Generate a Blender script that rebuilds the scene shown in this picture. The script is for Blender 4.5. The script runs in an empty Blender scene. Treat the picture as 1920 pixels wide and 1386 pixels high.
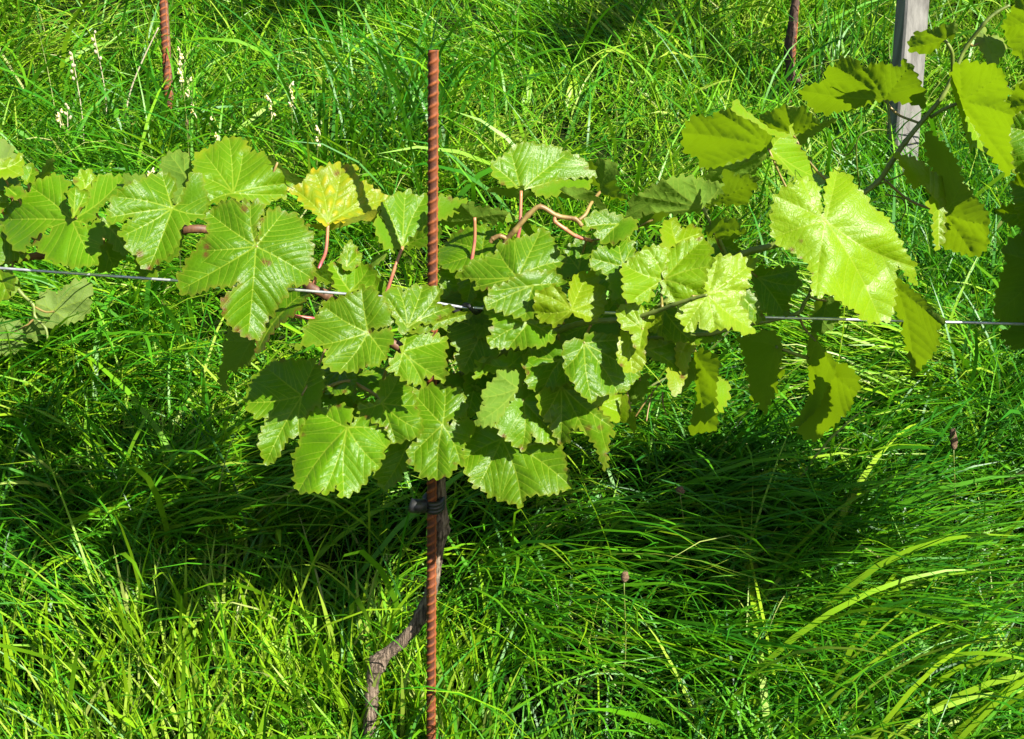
import bpy, math, random
import numpy as np
from mathutils import Vector, Matrix
from mathutils.geometry import delaunay_2d_cdt
rnd = random.Random(7)
R = math.radians
scene = bpy.context.scene
col = scene.collection

# ------------------------------------------------------------------ camera, sky, sun, exposure
FPX, PITCH, CAMH = 2400.0, R(18.0), 1.568          # focal length in photo pixels, pitch, height over the slope's origin
SP, CP = math.sin(PITCH), math.cos(PITCH)
cam = bpy.data.cameras.new('camera')
cam.sensor_width = 36.0
cam.lens = FPX / 1920.0 * 36.0
cam.clip_start, cam.clip_end = 0.05, 500.0
camo = bpy.data.objects.new('camera', cam)
camo.location = (0, 0, CAMH)
camo.rotation_euler = (R(90) - PITCH, 0, 0)
col.objects.link(camo)
scene.camera = camo

SUN = Vector((0.56, -0.53, 0.635)).normalized()       # direction towards the sun
elev = math.asin(SUN.z)
azim = math.atan2(SUN.x, SUN.y)
world = bpy.data.worlds.new('World')
scene.world = world
world.use_nodes = True
nt = world.node_tree
bg = nt.nodes['Background']
sky = nt.nodes.new('ShaderNodeTexSky')
sky.sky_type = 'NISHITA'
sky.sun_disc = False
sky.sun_elevation = elev
sky.sun_rotation = azim
nt.links.new(sky.outputs[0], bg.inputs[0])
bg.inputs[1].default_value = 0.05
sl = bpy.data.lights.new('sun', 'SUN')
sl.energy = 5.0
sl.angle = R(0.5)
sl.color = (1.0, 0.95, 0.86)
so = bpy.data.objects.new('sun', sl)
so.rotation_euler = SUN.to_track_quat('Z', 'Y').to_euler()
so.location = SUN * 10
col.objects.link(so)
scene.view_settings.view_transform = 'Standard'
scene.view_settings.look = 'None'
scene.view_settings.exposure = 1.9
scene.view_settings.gamma = 1.0
scene.cycles.max_bounces = 5
scene.cycles.diffuse_bounces = 2
scene.cycles.transparent_max_bounces = 4

# ------------------------------------------------------------------ helpers
def ray(x, y):
    rx, ry = (x - 960.0) / FPX, -(y - 693.0) / FPX
    return rx, ry
def at(x, y, D):
    rx, ry = ray(x, y)
    return Vector((D * rx, D * (CP + ry * SP), CAMH + D * (ry * CP - SP)))
ROWY = 1.40
def drow(y):
    return ROWY / (CP + (-(y - 693.0) / FPX) * SP)
def row(x, y, off=0.0):
    return at(x, y, drow(y) + off)
SLOPE, BANK = 0.377, 0.16                             # the slope steps up a little just behind the row
def vnoise(x, y, seed=0):
    x = np.asarray(x, float); y = np.asarray(y, float)
    xi, yi = np.floor(x).astype(np.int64), np.floor(y).astype(np.int64)
    xf, yf = x - xi, y - yi
    def h(a, b):
        n = (a * 374761393 + b * 668265263 + seed * 1442695041) & 0x7fffffff
        n = ((n ^ (n >> 13)) * 1274126177) & 0x7fffffff
        return ((n ^ (n >> 16)) & 0xffff) / 65535.0
    u, v = xf * xf * (3 - 2 * xf), yf * yf * (3 - 2 * yf)
    return (h(xi, yi) * (1 - u) + h(xi + 1, yi) * u) * (1 - v) + (h(xi, yi + 1) * (1 - u) + h(xi + 1, yi + 1) * u) * v
def gz(x, y):
    x = np.asarray(x, float); y = np.asarray(y, float)
    b = 0.075 * (vnoise(x * 2.6 + 5, y * 2.6, 3) - 0.5) + 0.035 * (vnoise(x * 6 + 1, y * 6, 4) - 0.5)
    t = np.clip((y - 1.42) / 0.42, 0, 1)
    return SLOPE * y + b + BANK * t * t * (3 - 2 * t)
def gat(x, y, h=0.0):
    """ground point seen at photo pixel x, y (h metres over the ground)"""
    rx, ry = ray(x, y)
    a, b = CP + ry * SP, ry * CP - SP
    D = (CAMH - h - BANK) / (SLOPE * a - b)
    if D * a < 1.6: D = (CAMH - h) / (SLOPE * a - b)
    p = at(x, y, D)
    return Vector((p.x, p.y, float(gz(p.x, p.y))))

def tag(o, label=None, cat=None, group=None, kind=None):
    if label: o['label'] = label
    if cat: o['category'] = cat
    if group: o['group'] = group
    if kind: o['kind'] = kind
    return o
def empty(name, loc, label, cat, group=None):
    o = bpy.data.objects.new(name, None)
    o.empty_display_size = 0.05
    o.location = loc
    col.objects.link(o)
    return tag(o, label, cat, group)
def link_mesh(name, me, parent=None, loc=(0, 0, 0)):
    """loc in world space; parents are unrotated"""
    o = bpy.data.objects.new(name, me)
    col.objects.link(o)
    l = Vector(loc)
    if parent:
        o.parent = parent
        q = parent
        while q:
            l = l - Vector(q.location)
            q = q.parent
    o.location = l
    return o
def mesh_from(name, verts, faces, mats, smooth=True, midx=None):
    me = bpy.data.meshes.new(name)
    me.from_pydata([tuple(v) for v in verts], [], faces)
    for m in mats: me.materials.append(m)
    if midx is not None: me.polygons.foreach_set('material_index', midx)
    me.polygons.foreach_set('use_smooth', [smooth] * len(me.polygons))
    me.update()
    return me
def catmull(pts, n=6):
    pts = [Vector(p) for p in pts]
    if len(pts) < 3: 
        return [pts[0].lerp(pts[-1], i / n) for i in range(n + 1)]
    P = [pts[0] * 2 - pts[1]] + pts + [pts[-1] * 2 - pts[-2]]
    out = []
    for i in range(1, len(P) - 2):
        for k in range(n):
            t = k / n
            a, b, c, d = P[i - 1], P[i], P[i + 1], P[i + 2]
            out.append(0.5 * ((2 * b) + (c - a) * t + (2 * a - 5 * b + 4 * c - d) * t * t + (3 * b - a - 3 * c + d) * t ** 3))
    out.append(P[-2])
    return out
def tube_data(path, radii, sides=8, knob=0.0, seed=0, V=None, F=None):
    V = [] if V is None else V; F = [] if F is None else F
    rr = random.Random(seed)
    base = len(V)
    n = len(path)
    up = Vector((0.3, 0.2, 1)).normalized()
    prev = None
    for i, p in enumerate(path):
        t = (path[min(i + 1, n - 1)] - path[max(i - 1, 0)])
        if t.length < 1e-9: t = Vector((0, 0, 1))
        t.normalize()
        u = (prev if prev is not None else up).copy()
        u = u - t * u.dot(t)
        if u.length < 1e-4: u = t.orthogonal()
        u.normalize(); prev = u
        w = t.cross(u)
        for k in range(sides):
            a = 2 * math.pi * k / sides
            r = radii[i] * (1 + knob * (rr.random() - 0.5) * 2 + knob * 0.8 * math.sin(3 * a + i * 0.35 + seed))
            V.append(p + (u * math.cos(a) + w * math.sin(a)) * r)
    for i in range(n - 1):
        for k in range(sides):
            a, b = base + i * sides + k, base + i * sides + (k + 1) % sides
            F.append((a, b, b + sides, a + sides))
    F.append(tuple(base + k for k in reversed(range(sides))))
    F.append(tuple(base + (n - 1) * sides + k for k in range(sides)))
    return V, F
def tube(name, pts, r0, r1, mat, parent=None, sides=8, n=6, knob=0.0, seed=0, nodes=0.0):
    path = catmull(pts, n)
    m = len(path)
    rad = []
    for i in range(m):
        t = i / (m - 1)
        r = r0 + (r1 - r0) * t
        if nodes and i % n == 0 and 0 < i < m - 1: r *= 1 + nodes
        rad.append(r)
    o0 = path[0].copy()
    V, F = tube_data([p - o0 for p in path], rad, sides, knob, seed)
    me = mesh_from(name, V, F, [mat])
    return link_mesh(name, me, parent, o0)

# ------------------------------------------------------------------ materials
def newmat(name):
    m = bpy.data.materials.new(name)
    m.use_nodes = True
    n = m.node_tree
    for x in list(n.nodes): n.nodes.remove(x)
    out = n.nodes.new('ShaderNodeOutputMaterial')
    return m, n, out
def N(n, t, **kw):
    x = n.nodes.new(t)
    for k, v in kw.items(): setattr(x, k, v)
    return x
def mixc(n, fac, a, b, mode='MIX'):
    x = N(n, 'ShaderNodeMix', data_type='RGBA', blend_type=mode)
    x.clamp_factor = True
    for sock, v in ((x.inputs[0], fac), (x.inputs[6], a), (x.inputs[7], b)):
        if isinstance(v, (int, float)): sock.default_value = v
        elif isinstance(v, (tuple, list)): sock.default_value = (*v, 1.0) if len(v) == 3 else v
        else: n.links.new(v, sock)
    return x.outputs[2]
def math_(n, op, a, b=0.0, c=0.0):
    x = N(n, 'ShaderNodeMath', operation=op)
    for s, v in zip(x.inputs, (a, b, c)):
        if isinstance(v, (int, float)): s.default_value = v
        else: n.links.new(v, s)
    return x.outputs[0]
def ramp(n, v, stops):
    x = N(n, 'ShaderNodeValToRGB')
    e = x.color_ramp.elements
    while len(e) > 1: e.remove(e[-1])
    e[0].position, e[0].color = stops[0][0], (*stops[0][1], 1)
    for p, c in stops[1:]:
        k = e.new(p); k.color = (*c, 1)
    n.links.new(v, x.inputs[0])
    return x.outputs[0]
def attr(n, name):
    a = N(n, 'ShaderNodeAttribute', attribute_name=name)
    return a

def leaf_material(name, vein=False):
    m, n, out = newmat(name)
    L = n.links
    oi = N(n, 'ShaderNodeObjectInfo')
    tc = N(n, 'ShaderNodeTexCoord')
    geo = N(n, 'ShaderNodeNewGeometry')
    add = N(n, 'ShaderNodeVectorMath', operation='ADD')
    rv = N(n, 'ShaderNodeCombineXYZ')
    for i in range(3): L.new(math_(n, 'MULTIPLY', oi.outputs['Random'], 3.7 + i), rv.inputs[i])
    L.new(tc.outputs['Object'], add.inputs[0]); L.new(rv.outputs[0], add.inputs[1])
    co = add.outputs[0]
    wn = N(n, 'ShaderNodeTexNoise'); wn.inputs['Scale'].default_value = 90; wn.inputs['Detail'].default_value = 2
    L.new(co, wn.inputs['Vector'])
    wv = N(n, 'ShaderNodeVectorMath', operation='MULTIPLY_ADD')
    L.new(wn.outputs['Color'], wv.inputs[0]); wv.inputs[1].default_value = (.006,) * 3; L.new(co, wv.inputs[2])
    def cells(scale):
        v = N(n, 'ShaderNodeTexVoronoi', feature='DISTANCE_TO_EDGE')
        v.inputs['Scale'].default_value = scale
        L.new(wv.outputs[0], v.inputs['Vector'])
        return v.outputs['Distance']
    c1, c2 = cells(190), cells(430)
    net = math_(n, 'MINIMUM', math_(n, 'MULTIPLY', c1, 5.0), 1.0)
    net2 = math_(n, 'MINIMUM', math_(n, 'MULTIPLY', c2, 3.5), 1.0)
    big = N(n, 'ShaderNodeTexNoise'); big.inputs['Scale'].default_value = 38; big.inputs['Detail'].default_value = 4
    L.new(co, big.inputs['Vector'])
    fine = N(n, 'ShaderNodeTexNoise'); fine.inputs['Scale'].default_value = 700; fine.inputs['Detail'].default_value = 2
    L.new(co, fine.inputs['Vector'])
    base = oi.outputs['Color']
    # hue mottling of the blade itself
    up = mixc(n, math_(n, 'MULTIPLY', big.outputs['Fac'], 0.55), base, (0.078, 0.155, 0.001))
    up = mixc(n, math_(n, 'MULTIPLY', math_(n, 'SUBTRACT', 1.0, net), 0.30), up, (0.085, 0.19, 0.004))
    up = mixc(n, math_(n, 'MULTIPLY', math_(n, 'SUBTRACT', 1.0, net2), 0.12), up, (0.10, 0.20, 0.006))
    yel, edge, brown, vd = attr(n, 'yel').outputs['Fac'], attr(n, 'edge').outputs['Fac'], attr(n, 'brown').outputs['Fac'], attr(n, 'vd').outputs['Fac']
    ynf = math_(n, 'MULTIPLY', yel, math_(n, 'MULTIPLY', vd, ramp(n, big.outputs['Fac'], [(0.35, (0.15,) * 3), (0.55, (1.3,) * 3)])))
    up = mixc(n, ynf, up, (0.40, 0.31, 0.006))
    up = mixc(n, math_(n, 'MULTIPLY', edge, 0.55), up, (0.20, 0.22, 0.015))
    bn = math_(n, 'MULTIPLY', brown, ramp(n, fine.outputs['Fac'], [(0.35, (0.4,) * 3), (0.6, (1.2,) * 3)]))
    up = mixc(n, bn, up, (0.085, 0.025, 0.010))
    if vein: up = mixc(n, 0.55, up, (0.20, 0.27, 0.02))
    low = mixc(n, 0.5, up, (0.10, 0.16, 0.03))
    colr = mixc(n, geo.outputs['Backfacing'], up, low)
    p = N(n, 'ShaderNodeBsdfPrincipled')
    L.new(colr, p.inputs['Base Color'])
    p.inputs['IOR'].default_value = 1.45
    rg = mixc(n, geo.outputs['Backfacing'], (0.40,) * 3, (0.62,) * 3)
    rg2 = math_(n, 'ADD', rg, math_(n, 'MULTIPLY', math_(n, 'SUBTRACT', big.outputs['Fac'], 0.5), 0.25))
    L.new(rg2, p.inputs['Roughness'])
    L.new(mixc(n, geo.outputs['Backfacing'], (0.24,) * 3, (0.06,) * 3), p.inputs['Specular IOR Level'])
    tr = N(n, 'ShaderNodeBsdfTranslucent')
    tcol = mixc(n, 0.75, mixc(n, 0.5, base, colr), (0.22, 0.36, 0.001))
    L.new(tcol, tr.inputs['Color'])
    h = math_(n, 'ADD', math_(n, 'MULTIPLY', net, 1.0), math_(n, 'MULTIPLY', net2, 0.35))
    sgn = math_(n, 'SUBTRACT', 1.0, math_(n, 'MULTIPLY', geo.outputs['Backfacing'], 2.0))
    bp = N(n, 'ShaderNodeBump')
    bp.inputs['Strength'].default_value = 0.17 if not vein else 0.05
    bp.inputs['Distance'].default_value = 0.0011
    L.new(h, bp.inputs['Height'])
    L.new(bp.outputs[0], p.inputs['Normal'])
    mx = N(n, 'ShaderNodeMixShader')
    mx.inputs[0].default_value = 0.40
    L.new(p.outputs[0], mx.inputs[1]); L.new(tr.outputs[0], mx.inputs[2])
    L.new(mx.outputs[0], out.inputs[0])
    return m
M_LEAF = leaf_material('vine_leaf_blade')
M_VEIN = leaf_material('vine_leaf_vein', True)

def grass_material():
    m, n, out = newmat('grass_blades')
    L = n.links
    t = attr(n, 'tint').outputs['Fac']
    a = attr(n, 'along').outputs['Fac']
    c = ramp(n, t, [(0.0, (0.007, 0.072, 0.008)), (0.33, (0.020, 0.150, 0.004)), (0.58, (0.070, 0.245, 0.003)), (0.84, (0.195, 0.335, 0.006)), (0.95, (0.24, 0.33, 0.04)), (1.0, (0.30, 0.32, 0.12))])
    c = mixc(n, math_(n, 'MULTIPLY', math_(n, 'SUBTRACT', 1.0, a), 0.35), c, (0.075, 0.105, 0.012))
    p = N(n, 'ShaderNodeBsdfPrincipled')
    L.new(c, p.inputs['Base Color'])
    p.inputs['Roughness'].default_value = 0.42
    p.inputs['Specular IOR Level'].default_value = 0.25
    tr = N(n, 'ShaderNodeBsdfTranslucent')
    L.new(mixc(n, 0.6, c, (0.10, 0.32, 0.003)), tr.inputs['Color'])
    mx = N(n, 'ShaderNodeMixShader'); mx.inputs[0].default_value = 0.34
    L.new(p.outputs[0], mx.inputs[1]); L.new(tr.outputs[0], mx.inputs[2])
    L.new(mx.outputs[0], out.inputs[0])
    return m
M_GRASS = grass_material()

def simple(name, stops, scale=60, rough=0.7, bump=0.3, dist=0.001, stretch=(1, 1, 1), metal=0.0, detail=6, spec=0.4):
    m, n, out = newmat(name)
    L = n.links
    tc = N(n, 'ShaderNodeTexCoord')
    mp = N(n, 'ShaderNodeMapping'); mp.inputs['Scale'].default_value = stretch
    L.new(tc.outputs['Object'], mp.inputs[0])
    nz = N(n, 'ShaderNodeTexNoise'); nz.inputs['Scale'].default_value = scale; nz.inputs['Detail'].default_value = detail
    nz.inputs['Roughness'].default_value = 0.65
    L.new(mp.outputs[0], nz.inputs['Vector'])
    p = N(n, 'ShaderNodeBsdfPrincipled')
    L.new(ramp(n, nz.outputs['Fac'], stops), p.inputs['Base Color'])
    p.inputs['Roughness'].default_value = rough
    p.inputs['Metallic'].default_value = metal
    p.inputs['Specular IOR Level'].default_value = spec
    if bump:
        b = N(n, 'ShaderNodeBump'); b.inputs['Strength'].default_value = bump; b.inputs['Distance'].default_value = dist
        L.new(nz.outputs['Fac'], b.inputs['Height']); L.new(b.outputs[0], p.inputs['Normal'])
    L.new(p.outputs[0], out.inputs[0])
    return m
M_RUST = simple('rusty_steel', [(0.32, (0.0280, 0.0080, 0.0048)), (0.47, (0.0840, 0.0208, 0.0064)), (0.60, (0.1600, 0.0416, 0.0080)), (0.76, (0.2720, 0.0880, 0.0176))], 420, 0.75, 0.5, 0.0006, spec=0.3)
def rust_ribs():
    n = M_RUST.node_tree; L = n.links
    p = next(x for x in n.nodes if x.type == 'BSDF_PRINCIPLED')
    src = p.inputs['Base Color'].links[0].from_socket
    rib = attr(n, 'rib').outputs['Fac']
    dark = mixc(n, 0.78, src, (0.028, 0.009, 0.005))
    bright = mixc(n, 0.45, src, (0.30, 0.085, 0.012))
    tc = N(n, 'ShaderNodeTexCoord'); nz = N(n, 'ShaderNodeTexNoise'); nz.inputs['Scale'].default_value = 45; L.new(tc.outputs['Object'], nz.inputs['Vector'])
    c = mixc(n, rib, dark, bright)
    c = mixc(n, ramp(n, nz.outputs['Fac'], [(0.48, (0, 0, 0)), (0.68, (.6,) * 3)]), c, (0.16, 0.042, 0.010))
    L.new(c, p.inputs['Base Color'])
rust_ribs()
M_SOIL = simple('dark_soil', [(0.3, (0.0042, 0.0077, 0.0021)), (0.7, (0.0126, 0.0210, 0.0056))], 30, 0.95, 0.5, 0.02, spec=0.0)
M_BARK = simple('vine_bark', [(0.34, (0.013, 0.009, 0.006)), (0.47, (0.085, 0.058, 0.038)), (0.62, (0.22, 0.165, 0.115))], 330, 0.9, 1.0, 0.004, (1, 1, 0.10))
M_DKBARK = simple('old_dark_bark', [(0.3, (0.0072, 0.0054, 0.0042)), (0.5, (0.0420, 0.0210, 0.0120)), (0.7, (0.1200, 0.0720, 0.0480))], 160, 0.9, 1.0, 0.003, (1, 1, 0.15))
M_CANE = simple('brown_cane', [(0.35, (0.042, 0.016, 0.008)), (0.6, (0.11, 0.05, 0.022))], 120, 0.6, 0.3, 0.001, (1, 1, .4))
M_TAN = simple('tan_cane', [(0.35, (0.10, 0.055, 0.018)), (0.6, (0.19, 0.135, 0.040))], 80, 0.5, 0.3, 0.001)
M_SHOOT = simple('green_shoot', [(0.35, (0.0620, 0.0930, 0.0124)), (0.65, (0.1240, 0.1612, 0.0248))], 60, 0.5, 0.2, 0.001)
M_PINK = simple('pink_leaf_stalk', [(0.40, (0.2310, 0.0385, 0.0550)), (0.56, (0.2640, 0.1210, 0.0495))], 22, 0.45, 0.1, 0.0005)
M_STALK = simple('green_leaf_stalk', [(0.4, (0.1320, 0.1320, 0.0240)), (0.6, (0.1800, 0.1200, 0.0360))], 30, 0.45, 0.1, 0.0005)
M_WOOD = simple('weathered_wood', [(0.30, (0.045, 0.042, 0.036)), (0.50, (0.105, 0.102, 0.090)), (0.70, (0.16, 0.155, 0.138))], 60, 0.85, 0.5, 0.002, (1, 1, 0.045))
M_WIRE = simple('galvanised_wire', [(0.35, (0.3600, 0.3680, 0.3840)), (0.65, (0.6000, 0.6080, 0.6240))], 90, 0.35, 0.15, 0.0004, metal=0.75)
M_BLACK = simple('black_rubber', [(0.3, (0.0060, 0.0060, 0.0066)), (0.7, (0.0150, 0.0150, 0.0162))], 60, 0.45, 0.2, 0.0006)
M_PETAL = simple('pale_yellow_petal', [(0.45, (0.4800, 0.4320, 0.1800)), (0.6, (0.5100, 0.4800, 0.3300))], 300, 0.6, 0)
M_PALATE = simple('orange_petal', [(0.3, (0.4500, 0.2160, 0.0120)), (0.7, (0.4800, 0.3000, 0.0180))], 200, 0.6, 0)
M_SEED = simple('brown_seed_head', [(0.35, (0.0300, 0.0150, 0.0090)), (0.65, (0.1680, 0.1020, 0.0540))], 700, 0.9, 0.8, 0.002)
M_STRAW = simple('dry_straw', [(0.3, (0.2500, 0.2100, 0.1300)), (0.7, (0.3400, 0.3000, 0.2100))], 60, 0.7, 0.1)

# ------------------------------------------------------------------ ground sheet
def build_ground():
    n = 220
    a = np.linspace(-1, 1, n)
    g = np.sign(a) * (np.abs(a) ** 2.6) * 60 + a * 3.2
    xs, ys = np.meshgrid(g, g + 2.5)
    zs = gz(xs, ys)
    V = np.stack([xs, ys, zs], -1).reshape(-1, 3)
    F = []
    for j in range(n - 1):
        for i in range(n - 1):
            k = j * n + i
            F.append((k, k + 1, k + 1 + n, k + n))
    o = link_mesh('ground', mesh_from('ground', V, F, [M_SOIL]))
    tag(o, 'grassy hillside soil rising away under the vines', kind='structure')
build_ground()

# ------------------------------------------------------------------ grass
rng = np.random.default_rng(11)
def blades(name, base, L, phi, e0, e1, W, tint, twist, curl=None, seg=5, parent=None, loc=(0, 0, 0), mat=None, pexp=2.2):
    """one mesh of many grass blades: base (n,3), length, heading, start and end elevation, width, colour"""
    n = len(L)
    curl = np.zeros(n) if curl is None else curl
    t = np.linspace(0, 1, seg + 1)
    P = np.zeros((n, seg + 1, 3)); P[:, 0] = base
    D = np.zeros((n, seg + 1, 3))
    for i in range(seg + 1):
        tt = min(1, (i + 0.0) / seg)
        e = e0 + (e1 - e0) * tt ** 1.25
        ph = phi + curl * tt
        D[:, i] = np.stack([np.cos(e) * np.cos(ph), np.cos(e) * np.sin(ph), np.sin(e)], -1)
        if i < seg: P[:, i + 1] = P[:, i] + D[:, i] * (L / seg)[:, None]
    side0 = np.stack([-np.sin(phi), np.cos(phi), np.zeros(n)], -1)
    V = np.zeros((n, seg + 1, 2, 3))
    for i in range(seg + 1):
        d = D[:, i]
        s = side0 - d * (side0 * d).sum(-1, keepdims=True)
        s /= np.linalg.norm(s, axis=-1, keepdims=True) + 1e-9
        b = np.cross(d, s)
        tw = twist * (0.4 + 0.8 * t[i])
        s2 = s * np.cos(tw)[:, None] + b * np.sin(tw)[:, None]
        w = W * 0.5 * np.clip((0.65 + 0.7 * t[i]) * (1 - t[i] ** pexp), 0.02, 1)
        V[:, i, 0] = P[:, i] - s2 * w[:, None]
        V[:, i, 1] = P[:, i] + s2 * w[:, None]
    V = V.reshape(-1, 3)
    idx = (np.arange(n) * (seg + 1) * 2)[:, None] + (np.arange(seg) * 2)[None, :]
    idx = idx.reshape(-1)
    F = np.stack([idx, idx + 1, idx + 3, idx + 2], -1)
    me = bpy.data.meshes.new(name)
    me.vertices.add(len(V)); me.vertices.foreach_set('co', V.astype(np.float32).ravel())
    me.loops.add(F.size); me.loops.foreach_set('vertex_index', F.astype(np.int32).ravel())
    me.polygons.add(len(F)); me.polygons.foreach_set('loop_start', np.arange(0, F.size, 4, dtype=np.int32))
    me.polygons.foreach_set('use_smooth', np.ones(len(F), bool))
    ta = me.attributes.new('tint', 'FLOAT', 'POINT'); ta.data.foreach_set('value', np.repeat(tint, (seg + 1) * 2).astype(np.float32))
    al = me.attributes.new('along', 'FLOAT', 'POINT'); al.data.foreach_set('value', np.tile(np.repeat(t, 2), n).astype(np.float32))
    me.materials.append(mat or M_GRASS)
    me.update(calc_edges=True); me.validate()
    return link_mesh(name, me, parent, loc)

def build_grass():
    parts = []
    def field(n, ylo, yhi, wfun):
        y = rng.uniform(ylo, yhi, n)
        x = rng.uniform(-1, 1, n) * wfun(y)
        return x, y
    B, L, PH, E0, E1, W, T, TW, CU = [], [], [], [], [], [], [], [], []
    def put(x, y, l, ph, e0, e1, w, t, tw=None, cu=None):
        n = len(x)
        B.append(np.stack([x, y, gz(x, y) - 0.01], -1)); L.append(l); PH.append(ph); E0.append(e0); E1.append(e1); W.append(w); T.append(t)
        TW.append(rng.normal(0, 0.7, n) if tw is None else tw); CU.append(rng.normal(0, 0.35, n) if cu is None else cu)
    wf = lambda y: 0.35 + 0.50 * y
    flow = lambda x, y: 2 * math.pi * vnoise(x * 1.3 + 9, y * 1.3 + 2, 7) * 1.6 + 1.2
    # the sward: clumps with dark gaps between them
    for (n, a, b) in ((66000, 1.1, 2.2), (120000, 2.2, 4.6)):
        x, y = field(n, a, b, wf)
        keep = rng.random(n) < np.clip(2.3 * vnoise(x * 8 + 3, y * 8, 25) - 0.42, 0.06, 1)
        x, y = x[keep], y[keep]; n = len(x)
        ls = vnoise(x * 2.2 + 3, y * 2.2, 21) * 0.5 + 0.6 * vnoise(x * 6, y * 6 + 4, 26)
        flat = vnoise(x * 1.7 + 30, y * 1.7, 22)          # how far the sward is beaten down
        l = (0.06 + 0.15 * ls) * rng.lognormal(0, 0.25, n)
        ph = np.where(rng.random(n) < (0.4 if a < 2 else 0.55), flow(x, y) + rng.normal(0, 0.6, n), rng.uniform(0, 2 * math.pi, n))
        e0 = np.clip(1.30 - 0.85 * flat + rng.normal(0, 0.22, n), 0.12, 1.5)
        e1 = e0 - rng.uniform(0.3, 1.5, n)
        w = rng.lognormal(math.log(0.0037), 0.40, n)
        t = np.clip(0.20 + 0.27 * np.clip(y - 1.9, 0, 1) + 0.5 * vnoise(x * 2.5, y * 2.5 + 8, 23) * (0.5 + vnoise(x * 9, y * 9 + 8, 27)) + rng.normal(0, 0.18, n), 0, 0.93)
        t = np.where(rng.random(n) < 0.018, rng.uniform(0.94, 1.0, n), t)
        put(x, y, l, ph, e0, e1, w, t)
    # long strands lying along the flow
    n = 13000
    x, y = field(n, 1.2, 4.2, wf)
    keep = (vnoise(x * 1.7 + 30, y * 1.7, 22) > 0.38) & (rng.random(n) < np.clip(2.0 * vnoise(x * 5 + 3, y * 5 + 7, 28) - 0.2, 0.1, 1))
    x, y = x[keep], y[keep]; n = len(x)
    put(x, y, rng.uniform(0.18, 0.38, n), flow(x, y) + rng.normal(0, 1, n) * np.where(y < 1.9, .75, .25), rng.uniform(0.35, 1.1, n), rng.uniform(-0.6, 0.25, n),
        rng.lognormal(math.log(0.0036), 0.3, n), np.clip(rng.normal(0.42, 0.2, n) + 0.10 * np.clip(y - 1.9, 0, 1), 0, 0.97))
    # taller sparse blades, standing and arching
    n = 5200
    x, y = field(n, 1.3, 4.2, wf)
    put(x, y, rng.uniform(0.16, 0.36, n), rng.uniform(0, 2 * math.pi, n), rng.uniform(0.8, 1.45, n), rng.uniform(-0.6, 0.9, n),
        rng.lognormal(math.log(0.0045), 0.35, n), np.clip(rng.normal(0.5, 0.22, n), 0, 1.0))
    # straight thin pale stalks criss-crossing the sward, and scattered broad blades
    n = 900
    x, y = field(n, 1.35, 4.0, wf)
    put(x, y, rng.uniform(0.22, 0.45, n), rng.uniform(0, 2 * math.pi, n), rng.uniform(0.25, 1.1, n), rng.uniform(-0.15, 0.6, n),
        rng.uniform(0.0014, 0.0024, n), rng.uniform(0.84, 1.0, n), rng.normal(0, .3, n), rng.normal(0, .1, n))
    n = 420
    x, y = field(n, 1.35, 4.0, wf)
    put(x, y, rng.uniform(0.25, 0.45, n), rng.uniform(0, 2 * math.pi, n), rng.uniform(0.6, 1.3, n), rng.uniform(-0.7, 0.3, n),
        rng.uniform(0.007, 0.011, n), rng.uniform(0.25, 0.8, n))
    # fresh upright yellow-green blades at the foot of the row
    n = 1200
    px = rng.uniform(-150, 930, n) ** 1.0
    y = rng.uniform(1.30, 1.56, n)
    y = np.where((px > 640) & (px < 850), np.maximum(y, 1.45), y)
    x = (px - 960) / FPX * y * 1.12
    lo = 0.10 + 0.20 * np.clip(y - 1.30, 0, 0.2)
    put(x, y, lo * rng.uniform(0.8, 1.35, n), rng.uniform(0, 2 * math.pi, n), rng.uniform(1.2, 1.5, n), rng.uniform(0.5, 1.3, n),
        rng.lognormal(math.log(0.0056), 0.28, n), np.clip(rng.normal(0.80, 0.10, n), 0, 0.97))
    # a sunny swirl of combed-over blades on the right and another at the left
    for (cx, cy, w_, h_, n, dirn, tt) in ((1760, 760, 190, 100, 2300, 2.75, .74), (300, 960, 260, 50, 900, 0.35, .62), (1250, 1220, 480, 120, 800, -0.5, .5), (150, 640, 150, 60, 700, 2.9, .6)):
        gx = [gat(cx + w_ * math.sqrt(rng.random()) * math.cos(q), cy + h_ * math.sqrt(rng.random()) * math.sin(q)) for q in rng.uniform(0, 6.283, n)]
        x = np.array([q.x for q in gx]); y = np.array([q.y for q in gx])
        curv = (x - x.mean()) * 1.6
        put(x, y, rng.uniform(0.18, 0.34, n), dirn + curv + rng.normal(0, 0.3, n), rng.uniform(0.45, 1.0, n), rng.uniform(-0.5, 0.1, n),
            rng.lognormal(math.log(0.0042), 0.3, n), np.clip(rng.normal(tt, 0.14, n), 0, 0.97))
    cat = lambda q: np.concatenate(q)
    o = blades('grass', cat(B), cat(L), cat(PH), cat(E0), cat(E1), cat(W), cat(T), cat(TW), cat(CU))
    tag(o, 'long green grass lying in tangled swirls over the slope', kind='stuff')
build_grass()

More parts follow.
